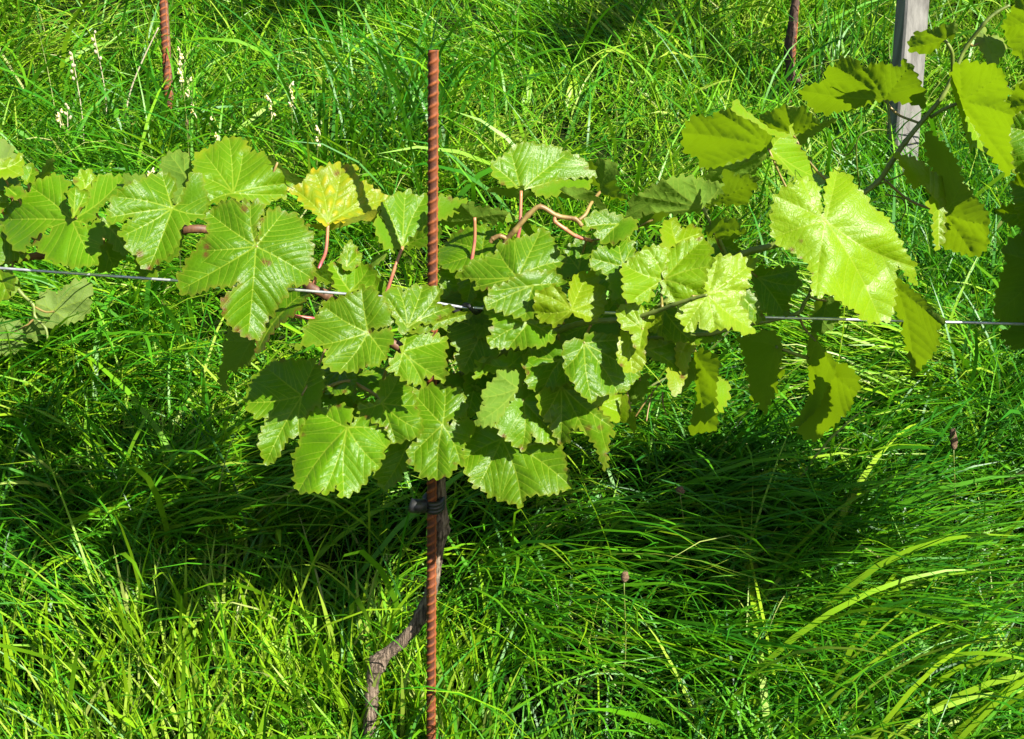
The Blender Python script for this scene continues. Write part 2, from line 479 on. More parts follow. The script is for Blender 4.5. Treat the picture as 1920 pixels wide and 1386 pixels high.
def build_weeds():
    n = 9000
    y = rng.uniform(1.5, 4.2, n); x = rng.uniform(-1, 1, n) * (0.35 + 0.5 * y)
    d = vnoise(x * 2.4 + 50, y * 2.4, 41)
    left = np.clip((-0.15 - x / y) * 3 + 0.35, 0.0, 0.55) * (y > 2.0)
    keep = rng.random(n) < np.clip((d - 0.55) * 3 + left, 0.02, 1)
    x, y = x[keep], y[keep]; n = len(x)
    b = np.stack([x, y, gz(x, y) + rng.uniform(0.03, 0.11, n)], -1)
    o = blades('weeds', b, rng.uniform(0.022, 0.055, n), rng.uniform(0, 6.283, n), rng.uniform(0.1, 1.0, n), rng.uniform(-0.4, 0.5, n),
               rng.uniform(0.006, 0.013, n), np.clip(rng.normal(0.45, 0.2, n), 0, 0.95), rng.normal(0, 0.5, n), seg=4, pexp=2.6)
    tag(o, 'small broad weed leaves mixed through the grass', kind='stuff')
build_weeds()

def tuft(name, px, py, n, L, W, e0, e1, tint, label, spread=0.05, phi=None, dphi=3.2, cat='grass'):
    c = gat(px, py)
    th = rng.uniform(0, 2 * math.pi, n); r = spread * np.sqrt(rng.random(n))
    x, y = c.x + r * np.cos(th), c.y + r * np.sin(th)
    b = np.stack([x, y, gz(x, y) - 0.01], -1) - np.array(c)
    ph = (rng.uniform(0, 2 * math.pi, n) if phi is None else rng.normal(phi, dphi, n))
    o = blades(name, b, rng.uniform(L[0], L[1], n), ph, rng.uniform(e0[0], e0[1], n), rng.uniform(e1[0], e1[1], n),
               rng.uniform(W[0], W[1], n), np.clip(rng.normal(tint, 0.08, n), 0, 1), rng.normal(0, 0.5, n), rng.normal(0, 0.3, n), seg=9, loc=c)
    return tag(o, label, cat)
tuft('grass_tuft', 715, 330, 110, (0.25, 0.52), (0.005, 0.009), (1.1, 1.5), (-0.9, 0.4), 0.25, 'tall blue-green tuft of arching broad grass behind the central rusty stake', 0.16)
tuft('grass_tuft', 1500, 1440, 60, (0.26, 0.50), (0.007, 0.012), (0.8, 1.3), (-0.6, 0.1), 0.84, 'tuft of broad pale arching blades in the bottom right corner', 0.15, 0.5, 1.0)
tuft('grass_tuft', 1590, 190, 34, (0.25, 0.48), (0.003, 0.005), (1.35, 1.55), (1.0, 1.5), 0.12, 'thin upright dark rush-like tuft left of the grey post', 0.11)
tuft('grass_tuft', 330, 330, 60, (0.16, 0.34), (0.005, 0.010), (0.9, 1.4), (-0.5, 0.5), 0.30, 'broad bluish grass tuft at the foot of the left back stake', 0.22)
tuft('grass_tuft', 250, 680, 40, (0.22, 0.36), (0.006, 0.010), (1.0, 1.4), (-0.8, 0.1), 0.45, 'drooping broad grass tuft under the wire at the left', 0.12, -1.4, 0.8)

# ------------------------------------------------------------------ rusty ribbed bars
def rebar(name, base, top, rad, label, twist=0.0, pitch=0.0115):
    base, top = Vector(base), Vector(top)
    ax = (top - base); H = ax.length; ax.normalize()
    u = Vector((1, 0, 0)); u = (u - ax * u.dot(ax)).normalized(); w = ax.cross(u)
    NS = 28
    step = pitch / 9
    nz = int(H / step)
    V, F, RB = [], [], []
    rr = random.Random(3)
    for j in range(nz + 1):
        z = min(H, j * step)
        for k in range(NS):
            a = 2 * math.pi * k / NS
            s = math.sin(a)
            half = 1 if s >= 0 else -1
            aa = a if half > 0 else a - math.pi
            q = (z / pitch - 0.85 * aa / math.pi + (0.0 if half > 0 else 0.5)) % 1.0
            d = min(q, 1 - q)
            rib = max(0.0, 1 - d / 0.22) * abs(s) ** 0.6
            lon = max(0.0, 1 - min(abs(aa), abs(math.pi - aa)) / 0.22)
            r = rad * (0.76 + 0.32 * max(rib ** 0.8, 0.8 * lon) + 0.02 * (rr.random() - 0.5))
            RB.append(min(1.0, max(rib ** 0.8, 1.0 * lon)))
            V.append((u * math.cos(a + twist) + w * math.sin(a + twist)) * r + ax * z)
    for j in range(nz):
        for k in range(NS):
            a, b = j * NS + k, j * NS + (k + 1) % NS
            F.append((a, b, b + NS, a + NS))
    F.append(tuple(nz * NS + k for k in range(NS)))
    me = mesh_from(name, V, F, [M_RUST])
    ra = me.attributes.new('rib', 'FLOAT', 'POINT'); ra.data.foreach_set('value', np.array(RB, np.float32))
    o = link_mesh(name, me, None, base)
    return tag(o, label, 'stake', 'rusty ribbed steel stakes')
ptop = row(812.5, 93)
pbot = row(808, 1386)
dirn = (pbot - ptop).normalized()
rebar('steel_stake', ptop + dirn * ((pbot - ptop).length + 0.22), ptop, 0.0066, 'rusty ribbed steel stake standing in the middle of the leafy vine', -0.55)

def back_stake(x0, y0, x1, y1, rad, label):
    g = gat(x1, y1 + 25)
    D = (Vector((0, g.y * CP + (CAMH - g.z) * SP, 0))).y
    b = at(x1, y1 + 25, D)
    t = at(x0, y0, D - 0.01)
    d = (t - b).normalized()
    return rebar('steel_stake', b - d * 0.1, b + d * 0.95, rad, label, -0.4, 0.014), b, d
s_l, bl_base, bl_dir = back_stake(305, 0, 318, 212, 0.0090, 'rusty stake at the back left with a yellow leaf at its foot')
s_r, br_base, br_dir = back_stake(1494, 0, 1479, 190, 0.0060, 'rusty stake half hidden behind a bare dark vine trunk')

# ------------------------------------------------------------------ wooden post
def post():
    g = gat(1704, 395)
    D = g.y * CP + (CAMH - g.z) * SP
    A, B_ = at(1722, 0, D - 0.02), at(1694, 385, D)
    ax = (A - B_).normalized()
    W = 47 * D / FPX
    ang = R(9)
    u = Vector((math.cos(ang), math.sin(ang), 0)); u = (u - ax * u.dot(ax)).normalized()
    w = ax.cross(u)
    b0 = B_ - ax * 0.25
    H = 1.35
    V, F = [], []
    ch = 0.004
    prof = []
    h = W / 2
    for (sx, sy) in ((-1, -1), (1, -1), (1, 1), (-1, 1)):
        if sx * sy > 0: prof += [(sx * h, sy * (h - ch)), (sx * (h - ch), sy * h)]
        else: prof += [(sx * (h - ch), sy * h), (sx * h, sy * (h - ch))]
    # order corners counter-clockwise
    prof.sort(key=lambda q: math.atan2(q[1], q[0]))
    NZ = 40
    for j in range(NZ + 1):
        z = H * j / NZ
        for q in prof:
            V.append(u * q[0] + w * q[1] + ax * z)
    m = len(prof)
    for j in range(NZ):
        for k in range(m):
            a, b = j * m + k, j * m + (k + 1) % m
            F.append((a, b, b + m, a + m))
    F.append(tuple(NZ * m + k for k in range(m)))
    me = mesh_from('wooden_post', V, F, [M_WOOD], smooth=False)
    o = link_mesh('wooden_post', me, None, b0 + w * h)
    tag(o, 'square weathered grey wooden post behind the leaves at the top right', 'post')
post()

# ------------------------------------------------------------------ trellis wire
def wire():
    pts = [row(-900, 440, -0.012), row(0, 503, -0.012), row(340, 527, -0.012), row(620, 549, -0.012), row(795, 563, -0.011), row(830, 570, -0.011), row(870, 577, -0.010),
           row(1000, 583, -0.010), row(1430, 595, -0.010), row(1920, 608, -0.010), row(2800, 632, -0.010)]
    V, F = tube_data([p - pts[0] for p in pts], [0.0016] * len(pts), 8)
    o = link_mesh('trellis_wire', mesh_from('trellis_wire', V, F, [M_WIRE]), None, pts[0])
    tag(o, 'thin galvanised trellis wire running across the row behind the leaves', 'wire')
    # short black tie twisted round the wire beside the stake
    path = []
    for i in range(40):
        t = i / 39
        x = 846 + 60 * t
        a = t * 2 * math.pi * 1.6
        path.append(row(x, 577 + 3 * t + 7 * math.sin(a), -0.012 - 0.006 * math.cos(a)))
    V, F = tube_data([p - path[0] for p in path], [0.0026] * len(path), 8)
    o = link_mesh('wire_tie', mesh_from('wire_tie', V, F, [M_BLACK]), None, path[0])
    tag(o, 'black tie twisted round the trellis wire just right of the stake', 'tie')
wire()

def trunk_tie():
    c = row(806, 946, 0.0)
    V, F = [], []
    ring = []
    for i in range(33):
        a = 2 * math.pi * i / 32
        ring.append(Vector((0.0105 * math.cos(a) + 0.004, 0.013 * math.sin(a) + 0.006, 0.002 * math.sin(a))))
    for dz in (-0.0045, 0.0, 0.0045):
        tube_data([p + Vector((0, 0, dz)) for p in ring], [0.0036] * len(ring), 8, V=V, F=F)
    arm = [Vector((-0.006, -0.006, 0.001)), Vector((-0.014, -0.010, 0.002)), Vector((-0.022, -0.012, 0.004)), Vector((-0.0235, -0.012, 0.0045))]
    tube_data(arm, [0.0085, 0.0088, 0.0086, 0.006], 14, V=V, F=F)
    o = link_mesh('rubber_tie', mesh_from('rubber_tie', V, F, [M_BLACK]), None, c)
    tag(o, 'black rubber tie holding the vine trunk against the rusty stake', 'tie')
trunk_tie()

# ------------------------------------------------------------------ vine leaves
def inside(poly, P):
    x, y = P[:, 0], P[:, 1]
    r = np.zeros(len(P), bool)
    n = len(poly)
    j = n - 1
    for i in range(n):
        xi, yi = poly[i]; xj, yj = poly[j]
        c = ((yi > y) != (yj > y))
        with np.errstate(divide='ignore', invalid='ignore'):
            r ^= c & (x < (xj - xi) * (y - yi) / (yj - yi + 1e-12) + xi)
        j = i
    return r
def toothed(out, amp, rr):
    """coarse outline -> rounded outline with the leaf's saw teeth"""
    pts = [np.array(p[:2], float) for p in out]
    n = len(pts)
    ar = 0.5 * sum(pts[i][0] * pts[(i + 1) % n][1] - pts[(i + 1) % n][0] * pts[i][1] for i in range(n))
    sg = 1.0 if ar > 0 else -1.0
    rd = []
    for i in range(n):
        a, b = pts[i], pts[(i + 1) % n]
        rd.append(a * 0.9 + b * 0.1); rd.append(a * 0.1 + b * 0.9)
    res = []
    amp = amp * 1.7
    per, ph, pos = rr.uniform(14, 20), rr.random(), 0.0
    am = amp
    m = len(rd)
    for i in range(m):
        a, b = rd[i], rd[(i + 1) % m]
        d = b - a; ln = float(np.hypot(*d))
        if ln < 1e-6: continue
        k = max(1, int(round(ln / 2.6)))
        nv = np.array([d[1], -d[0]]) / ln * sg
        for q in range(k):
            t = q / k
            ph += (ln / k) / per
            if ph >= 1:
                ph -= 1; per = rr.uniform(12, 21); am = amp * rr.uniform(0.6, 1.3)
            prof = (ph / 0.72) ** 0.8 if ph < 0.72 else (1 - ph) / 0.28
            res.append(a + d * t + nv * am * (prof - 0.12))
    return np.array(res)

class Patch:
    def __init__(s, out, J, tips, D, sl, cup=0.0, ruf=0.008, amp=4.5, bend=None, seed=0):
        s.out, s.J, s.tips, s.D, s.sl, s.cup, s.ruf, s.amp, s.bend, s.seed = out, J, tips, D, sl, cup, ruf, amp, bend, seed
        rr = random.Random(seed)
        s.ph = [rr.uniform(0, 6.28) for _ in range(4)]
    def depth(s, P, vd=None, corr=0.0, vm=None):
        d = P - np.array(s.J, float)
        m = s.D / FPX
        r = np.hypot(d[:, 0], d[:, 1])
        th = np.arctan2(d[:, 1], d[:, 0])
        z = s.D + m * (s.sl[0] * d[:, 0] - s.sl[1] * d[:, 1]) + s.cup * (r / 100.0) ** 2
        z = z + s.ruf * np.minimum(r / 110.0, 1.3) ** 2 * (np.sin(3 * th + s.ph[0]) + 0.6 * np.sin(5 * th + s.ph[1]))
        z = z + 0.0030 * np.sin(d[:, 0] / 21.0 + s.ph[2]) * np.sin(d[:, 1] / 17.0 + s.ph[3])
        if s.bend:                                   # fold about the line through J with direction angle a (degrees), slope k either side
            a, kf = R(s.bend[0]), s.bend[1]
            perp = -d[:, 0] * math.sin(a) + d[:, 1] * math.cos(a)
            z = z + kf * m * (np.sqrt(perp ** 2 + 36.0) - 6.0)
        if vd is not None and corr:
            z = z - corr * (1 - np.exp(-vd / 6.0))
        if vm is not None and corr:
            z = z - 2.6 * corr * (1 - np.exp(-vm / 22.0))
        return z
def unproj(P, D):
    rx, ry = (P[:, 0] - 960.0) / FPX, -(P[:, 1] - 693.0) / FPX
    return np.stack([D * rx, D * (CP + ry * SP), CAMH + D * (ry * CP - SP)], -1)

def vein_lines(patch, poly):
    """main veins from the junction to the tips and their side veins, in photo pixels"""
    J = np.array(patch.J, float)
    mains, sides = [], []
    rr = random.Random(patch.seed + 5)
    for T in patch.tips:
        T = np.array(T, float)
        d = T - J; ln = float(np.hypot(*d))
        if ln < 12: continue
        nv = np.array([-d[1], d[0]]) / ln
        bow = rr.uniform(-0.06, 0.06) * ln
        k = max(4, int(ln / 4))
        L = np.array([J + d * t + nv * bow * math.sin(math.pi * t) for t in np.linspace(0, 1.0, k + 1)])
        ok = inside(poly, L); ok[:2] = True
        bad = np.where(~ok)[0]
        if len(bad): L = L[:bad[0]]
        if len(L) > 3: mains.append(L)
    allm = [np.array(l) for l in mains]
    for i, L in enumerate(mains):
        ln = len(L) * 4.0
        step = max(14.0, ln / 7.5)
        others = np.concatenate([m[2:] for j, m in enumerate(allm) if j != i] or [np.array([[1e6, 1e6]])])
        pos = step * 0.9
        sgn = 1
        while pos < ln * 0.92:
            q = min(len(L) - 2, int(pos / 4.0))
            base = L[q]; dr = L[q + 1] - L[q]; a0 = math.atan2(dr[1], dr[0])
            for sg in (1, -1):
                a = a0 + sg * R(rr.uniform(42, 54))
                p = base.copy(); pl = [p.copy()]
                for stp in range(40):
                    a -= sg * R(0.9)
                    p = p + 4.0 * np.array([math.cos(a), math.sin(a)])
                    if not inside(poly, p[None])[0]: break
                    if np.min(np.hypot(*(others - p).T)) < np.min(np.hypot(*(L - p).T)) * 0.9: break
                    pl.append(p.copy())
                if len(pl) > 3: sides.append(np.array(pl))
            pos += step * rr.uniform(0.85, 1.15)
    return mains, sides

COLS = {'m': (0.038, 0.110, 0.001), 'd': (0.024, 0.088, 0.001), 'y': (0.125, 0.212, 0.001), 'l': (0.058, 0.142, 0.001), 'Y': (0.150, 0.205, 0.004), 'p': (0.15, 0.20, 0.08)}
ALL_LEAVES = []
def leaf(vine, patches, under=False, color='m', yel=0.0, brown=(), edge=0.6, stalk=None, corr=0.0025, rim=0.12):
    """patches: list of dicts; every patch is a piece of the same blade (its folded wings)"""
    jr_ = random.Random(len(ALL_LEAVES) * 3 + 2)
    o0_ = patches[0]['o']
    brown = tuple(brown) + tuple((o0_[q][0], o0_[q][1], jr_.uniform(3, 6.5)) for q in (jr_.randrange(len(o0_)) for _ in range(jr_.randrange(0, 4))))
    V, F, MI = [], [], []
    A = {k: [] for k in ('edge', 'brown', 'vd', 'yel')}
    org = None
    for pi_, pd in enumerate(patches):
        seed = len(ALL_LEAVES) * 7 + len(V)
        rr = random.Random(seed)
        J = pd['J']
        D = (pd.get('D') or (drow(J[1]) + pd.get('off', 0.0) * (0.62 if pd.get('off', 0.0) < 0 else 1.0))) + 0.0022 * pi_
        pt = Patch(pd['o'], J, pd.get('t', ()), D, pd.get('s', (0.1, 0.5)), pd.get('cup', 0.0), pd.get('ruf', 0.008), pd.get('amp', 4.5), pd.get('bend'), seed)
        poly = toothed(pt.out, pt.amp, rr)
        lo, hi = poly.min(0), poly.max(0)
        g = 5.5
        xs, ys = np.meshgrid(np.arange(lo[0], hi[0], g), np.arange(lo[1], hi[1], g * 0.87))
        xs = xs + (np.arange(xs.shape[0]) % 2)[:, None] * g * 0.5
        G = np.stack([xs.ravel(), ys.ravel()], -1)
        G = G + np.array([[rr.uniform(-.8, .8), rr.uniform(-.8, .8)] for _ in range(len(G))]).reshape(-1, 2)
        G = G[inside(poly, G)]
        if len(G):
            dd = np.min(np.hypot(G[:, None, 0] - poly[None, :, 0], G[:, None, 1] - poly[None, :, 1]), 1)
            G = G[dd > 2.6]
        mains, sides = vein_lines(pt, poly)
        lines = mains + sides
        n = len(poly)
        edges = [(i, (i + 1) % n) for i in range(n)]
        VP, half = [], []
        for kind, group in ((0, mains), (1, sides)):
            for Ln in group:
                k = len(Ln)
                tg = np.gradient(Ln, axis=0); tg /= np.linalg.norm(tg, axis=1, keepdims=True) + 1e-9
                nv = np.stack([-tg[:, 1], tg[:, 0]], -1)
                hw = np.linspace(*((1.7, 0.6), (0.62, 0.35))[kind], k)
                half.append((Ln, hw))
                for sg in (1, -1):
                    Q = Ln + nv * hw[:, None] * sg
                    ok = inside(poly, Q)
                    prev = None
                    for i in range(k):
                        if not ok[i]: prev = None; continue
                        VP.append(Q[i]); cur = n + len(VP) - 1
                        if prev is not None: edges.append((prev, cur))
                        prev = cur
        if len(VP) and len(G):
            VA = np.array(VP)
            dd = np.min(np.hypot(G[:, None, 0] - VA[None, :, 0], G[:, None, 1] - VA[None, :, 1]), 1)
            G = G[dd > 2.4]
        pts = [Vector(p) for p in poly] + [Vector(p) for p in VP] + [Vector(p) for p in G]
        vv, ee, ff, *_ = delaunay_2d_cdt(pts, edges, [], 0, 1e-3)
        P = np.array([(v.x, v.y) for v in vv])
        ff = [f for f in ff if len(f) == 3]
        FA = np.array(ff)
        CEN = P[FA].mean(1)
        keep = inside(poly, CEN)
        FA, CEN = FA[keep], CEN[keep]
        ff = [tuple(int(i) for i in f) for f in FA]
        if lines:
            LP = np.concatenate(lines); HW = np.concatenate([h for _, h in half])
            DD = np.hypot(P[:, None, 0] - LP[None, :, 0], P[:, None, 1] - LP[None, :, 1])
            vd = DD.min(1)
            vm = DD[:, :sum(len(l) for l in mains)].min(1) if mains else None
            # a face is vein when its centre lies inside a vein's width
            S0 = np.concatenate([l[:-1] for l in lines]); S1 = np.concatenate([l[1:] for l in lines])
            SH_ = np.concatenate([h[:-1] for _, h in half])
            isv = np.zeros(len(CEN), bool)
            for c0 in range(0, len(CEN), 600):
                C = CEN[c0:c0 + 600, None, :]
                dv = S1 - S0
                tt = np.clip(((C - S0) * dv).sum(-1) / (dv * dv).sum(-1), 0, 1)
                ds = np.hypot(*np.moveaxis(C - (S0 + tt[..., None] * dv), -1, 0))
                isv[c0:c0 + 600] = (ds < SH_ * 1.02).any(1)
        else:
            vd = np.full(len(P), 20.0); vm = None
            isv = np.zeros(len(CEN), bool)
        cr = corr * (-1 if (pd.get('under', under)) else 1)
        W = unproj(P, pt.depth(P, vd, cr, vm))
        if org is None: org = Vector(unproj(np.array([J], float), np.array([D]))[0])
        b0 = len(V)
        V += [Vector(w) - org for w in W]
        ed = np.min(np.hypot(P[:, None, 0] - poly[None, :, 0], P[:, None, 1] - poly[None, :, 1]), 1)
        A['edge'] += list(np.exp(-ed / 3.0) * edge)
        br = np.zeros(len(P))
        for (bx, by, brad) in brown:
            q = np.hypot(P[:, 0] - bx, P[:, 1] - by) / brad
            br = np.maximum(br, np.clip(1.4 - q * 1.2, 0, 1))
        if rim:
            br = np.maximum(br, rim * np.exp(-ed / 3.5))
        A['brown'] += list(br); A['vd'] += list(np.clip((vd - 2) / 7.0, 0, 1)); A['yel'] += [yel] * len(P)
        # orientation: upper side towards the camera unless 'under'
        f0 = ff[len(ff) // 2]
        a, b, c = (V[b0 + f0[i]] + org for i in range(3))
        toward = (b - a).cross(c - a).dot(Vector((0, 0, CAMH)) - a) > 0
        flip = (toward == bool(pd.get('under', under)))
        for f, v_ in zip(ff, isv):
            f = [b0 + i for i in f]
            F.append(tuple(reversed(f)) if flip else tuple(f)); MI.append(1 if v_ else 0)
    me = mesh_from('leaf', V, F, [M_LEAF, M_VEIN], True, MI)
    for k, v in A.items():
        at_ = me.attributes.new(k, 'FLOAT', 'POINT'); at_.data.foreach_set('value', np.array(v, np.float32))
    o = link_mesh('leaf', me, vine, org)
    c = COLS[color] if isinstance(color, str) else color
    jr = random.Random(len(ALL_LEAVES) * 13 + 1)
    o.color = tuple(max(0.0, q * jr.uniform(0.9, 1.12)) for q in c) + (1.0,)
    if len(patches) == 1 and len(V) > 1500 and color == 'm': MATURE_IDX.append(len(ALL_LEAVES))
    ALL_LEAVES.append((o, org, stalk))
    if stalk:
        pts = [org] + [row(*q) for q in stalk[1:]]
        tube('leaf_stalk', pts, 0.0019, 0.0022, stalk[0], o, 8, 6)
    return o
def P_(o, J, t=(), off=0.0, **k):
    d = dict(o=o, J=J, t=t, off=off); d.update(k); return d

MATURE_IDX = []
# ------------------------------------------------------------------ the central vine
base = gat(690, 1440)
base = row(690, 1460, 0.03)
VINE = empty('grapevine', base, 'leafy grapevine trained along the wire, its twisted grey trunk beside the middle stake', 'grapevine')
tp = [(690, 1490, .035), (692, 1386, .035), (695, 1330, .035), (699, 1275, .033), (712, 1240, .031), (750, 1205, .029), (785, 1165, .026), (806, 1115, .022), (816, 1060, .019), (824, 1020, .016), (829, 990, .013), (828, 955, .013), (824, 900, .015), (826, 820, .02), (824, 740, .03), (815, 690, .03)]
path = catmull([row(*q) for q in tp], 7)
nn_ = len(path)
rad = []
for i in range(nn_):
    t = i / (nn_ - 1)
    r = 0.0084 - 0.0020 * t
    for tb, amp, wd in ((0.255, 0.55, 0.022), (0.42, .2, .02), (0.655, 0.35, 0.018), (0.70, 0.2, 0.012), (0.95, 0.6, .05)):
        r *= 1 + amp * math.exp(-((t - tb) / wd) ** 2)
    rad.append(r)
V, F = tube_data([p - path[0] for p in path], rad, 18, 0.13, 4)
link_mesh('trunk', mesh_from('trunk', V, F, [M_BARK]), VINE, path[0])
def cane(pts, r0, r1, mat, name='cane', vine=None, nodes=0.25, knob=0.04, sides=10):
    return tube(name, [row(*q) for q in pts], r0, r1, mat, vine or VINE, sides, 7, knob, len(pts), nodes)
cane([(815, 700, .03), (760, 660, .04), (690, 610, .035), (640, 575, .02), (610, 553, .012), (583, 540, .01), (560, 520, .03), (500, 480, .05), (440, 445, .045), (395, 432, .035), (345, 431, .03), (250, 450, .06), (160, 470, .06), (75, 479, .05), (10, 487, .05), (-120, 495, .05)], 0.0062, 0.0042, M_CANE)
cane([(820, 720, .03), (850, 640, .03), (900, 560, .04), (930, 490, .04), (950, 450, .035), (966, 432, .03), (990, 404, .03), (1013, 388, .03), (1045, 405, .03), (1078, 411, .03), (1091, 424, .03)], 0.0035, 0.0026, M_TAN)
cane([(952, 449, .035), (938, 443, .033), (924, 448, .033), (919, 455, .033)], 0.0030, 0.0024, M_TAN)
cane([(1041, 406, .03), (1041, 416, .028), (1060, 430, .028), (1080, 443, .032), (1110, 452, .04)], 0.0024, 0.0022, M_PINK)
cane([(820, 730, .03), (900, 680, .02), (1000, 640, .0), (1060, 615, -.02), (1107, 603, -.05), (1145, 601, -.06), (1180, 598, -.07), (1225, 586, -.085), (1265, 571, -.10), (1300, 560, -.11), (1326, 553, -.118)], 0.0042, 0.0017, M_SHOOT)
cane([(840, 720, .03), (1000, 670, .02), (1180, 610, .02), (1300, 530, .02), (1390, 478, .01), (1425, 467, .005), (1458, 457, .0), (1530, 420, .01), (1600, 375, .02), (1645, 342, .02), (1668, 310, .015), (1698, 266, .01), (1735, 220, .01), (1768, 180, .01), (1790, 135, .01), (1812, 88, .01), (1845, 45, .0), (1868, 24, .0), (1893, 10, .0)], 0.0046, 0.0016, M_SHOOT)
cane([(1150, 640, .0), (1260, 632, .0), (1335, 625, -.01), (1385, 611, -.005), (1440, 602, -.0), (1495, 588, .0), (1508, 568, .0), (1522, 543, .0), (1530, 500, -.02)], 0.0030, 0.0018, M_SHOOT)
cane([(600, 737, .02), (625, 722, .02), (655, 715, .02), (680, 727, .015), (705, 742, .01), (716, 756, -.02)], 0.0022, 0.0019, M_STALK, 'leaf_stalk')
def tendril(pts, r=0.0009, mat=None): return tube('tendril', [row(*q) for q in pts], r, r * 0.6, mat or M_SHOOT, VINE, 6, 8)
tendril([(1612, 350, .01), (1606, 300, -.01), (1608, 262, -.02), (1625, 247, -.02), (1650, 243, -.01), (1668, 247, .0)])
tendril([(1606, 270, -.01), (1590, 290, .01), (1570, 285, .02), (1560, 268, .02), (1575, 258, .01), (1590, 266, .0), (1585, 280, .0)], .0008)
tendril([(1664, 186, .04), (1668, 230, .02), (1670, 262, .012)], 0.0016)
tendril([(1674, 140, .04), (1668, 105, .05), (1667, 80, .05), (1672, 70, .05)], 0.0009)
tendril([(1191, 782, .01), (1207, 758, .01), (1222, 738, .02), (1240, 716, .03)], 0.0011, M_PETAL and M_TAN)
tendril([(1212, 790, .0), (1216, 765, .01), (1223, 738, .02)], 0.0010, M_TAN)
tendril([(1242, 735, .03), (1243, 757, .02), (1250, 779, .01)], 0.0010, M_TAN)
tendril([(1650, 345, .02), (1675, 335, .01), (1697, 325, .0)], 0.0014)
tendril([(1660, 365, .04), (1690, 372, .03), (1698, 390, .03), (1690, 410, .03), (1672, 418, .03), (1655, 410, .03)], 0.0008, M_CANE)
tendril([(1845, 45, .0), (1832, 62, .02), (1822, 78, .04)], 0.0011)

LV = lambda *p, **k: leaf(VINE, list(p), **k)
# left arm
LV(P_([(88,332),(100,327),(115,332),(132,345),(118,362),(121,377),(131,402),(133,412),(150,396),(168,373),(175,340),(192,328),(212,333),(231,332),(233,347),(241,342),(243,350),(226,362),(198,376),(186,390),(177,398),(178,412),(150,424),(192,413),(194,435),(186,465),(181,496),(155,498),(135,502),(120,493),(105,494),(80,473),(61,453),(80,440),(99,426),(78,442),(46,463),(48,466),(38,472),(18,455),(11,437),(4,412),(10,402),(15,385),(48,370),(54,350),(72,340)],
  (135,413), [(15,412),(60,352),(105,335),(228,338),(178,492),(35,462),(186,432)], .0, s=(-.02,.75), cup=.004, bend=(60,.25)), color='l', brown=((63,452,8),))
LV(P_([(126,360),(142,348),(150,357),(168,359),(165,378),(152,392),(145,402),(135,410),(136,395),(130,380)], (138,405), [(142,352),(160,362)], -.012, s=(.6,.3), amp=1.5), color='l')
LV(P_([(240,347),(262,340),(278,332),(301,326),(322,331),(329,340),(327,357),(320,370),(322,387),(338,384),(349,352),(360,322),(380,332),(378,345),(388,367),(390,390),(384,405),(360,412),(350,418),(337,427),(337,455),(325,470),(307,487),(295,492),(277,506),(260,495),(257,477),(242,471),(235,447),(223,440),(235,425),(252,403),(232,412),(212,418),(201,415),(207,402),(202,395),(210,387),(205,377),(220,365),(230,353)],
  (323,391), [(208,408),(222,370),(305,332),(380,340),(280,500),(384,402),(235,440)], -.035, s=(.35,.45), cup=.003, bend=(105,-.22)), color='m', brown=((262,477,9),(280,503,8)), edge=.5)
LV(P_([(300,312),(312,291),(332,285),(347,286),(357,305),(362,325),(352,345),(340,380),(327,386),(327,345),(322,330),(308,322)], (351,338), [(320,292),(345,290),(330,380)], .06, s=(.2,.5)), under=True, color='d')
LV(P_([(366,294),(372,286),(392,279),(402,270),(427,260),(442,258),(455,262),(470,287),(495,289),(510,305),(525,320),(545,332),(567,341),(552,350),(540,355),(535,369),(510,372),(495,390),(482,376),(460,375),(440,372),(432,366),(412,376),(390,382),(386,370),(379,347),(382,340),(370,322),(365,317)],
  (437,362), [(385,290),(430,262),(455,290),(560,342),(530,365),(388,335),(392,378)], .03, s=(.25,.55), cup=.006, bend=(-25,.2)), color='l', yel=.12)
LV(P_([(500,290),(515,303),(540,322),(570,338),(552,346),(522,327)], (520,305), (), .05, s=(-.4,-.9), amp=1.5), under=True, color='d')
LV(P_([(381,405),(395,394),(415,384),(425,379),(440,374),(452,387),(460,375),(470,385),(482,376),(495,392),(492,405),(482,415),(483,430),(480,455),(487,452),(486,432),(492,412),(505,397),(525,391),(528,400),(552,402),(565,412),(575,430),(589,440),(580,452),(589,465),(582,480),(588,500),(585,518),(572,533),(540,533),(536,555),(522,568),(512,590),(502,593),(497,608),(490,630),(480,637),(457,630),(445,620),(427,605),(419,585),(414,567),(427,552),(445,537),(452,527),(420,537),(402,535),(367,550),(340,551),(334,535),(336,515),(347,507),(350,487),(360,480),(372,465),(374,452),(390,442),(392,425)],
  (480,462), [(395,402),(345,540),(466,622),(582,520),(528,402),(388,470),(470,385)], -.075, s=(.22,.42), cup=.005, bend=(95,.18)), color='m', brown=((388,463,9),(386,478,7),(495,490,7),(505,493,6),(420,560,14),(418,582,10),(445,620,10),(465,633,8),(458,392,9)), rim=.35)
LV(P_([(540,535),(580,545),(565,575),(548,590),(520,610),(503,632),(487,662),(480,655),(490,630),(505,595),(520,570)], (530,585), [(487,650),(570,550)], .015, s=(-.5,.3)), color='d', rim=.8, stalk=(M_PINK, (548,592,.02), (590,598,.03)))
LV(P_([(427,617),(447,627),(475,637),(480,655),(472,670),(467,682),(454,682),(440,695),(426,692),(422,717),(425,735),(415,725),(409,702),(419,680),(420,660),(417,647),(427,640)], (470,640), [(424,725),(425,640)], .03, s=(-1.2,-.5)), under=True, color='l', edge=.9, brown=((458,683,7),(425,735,5)))
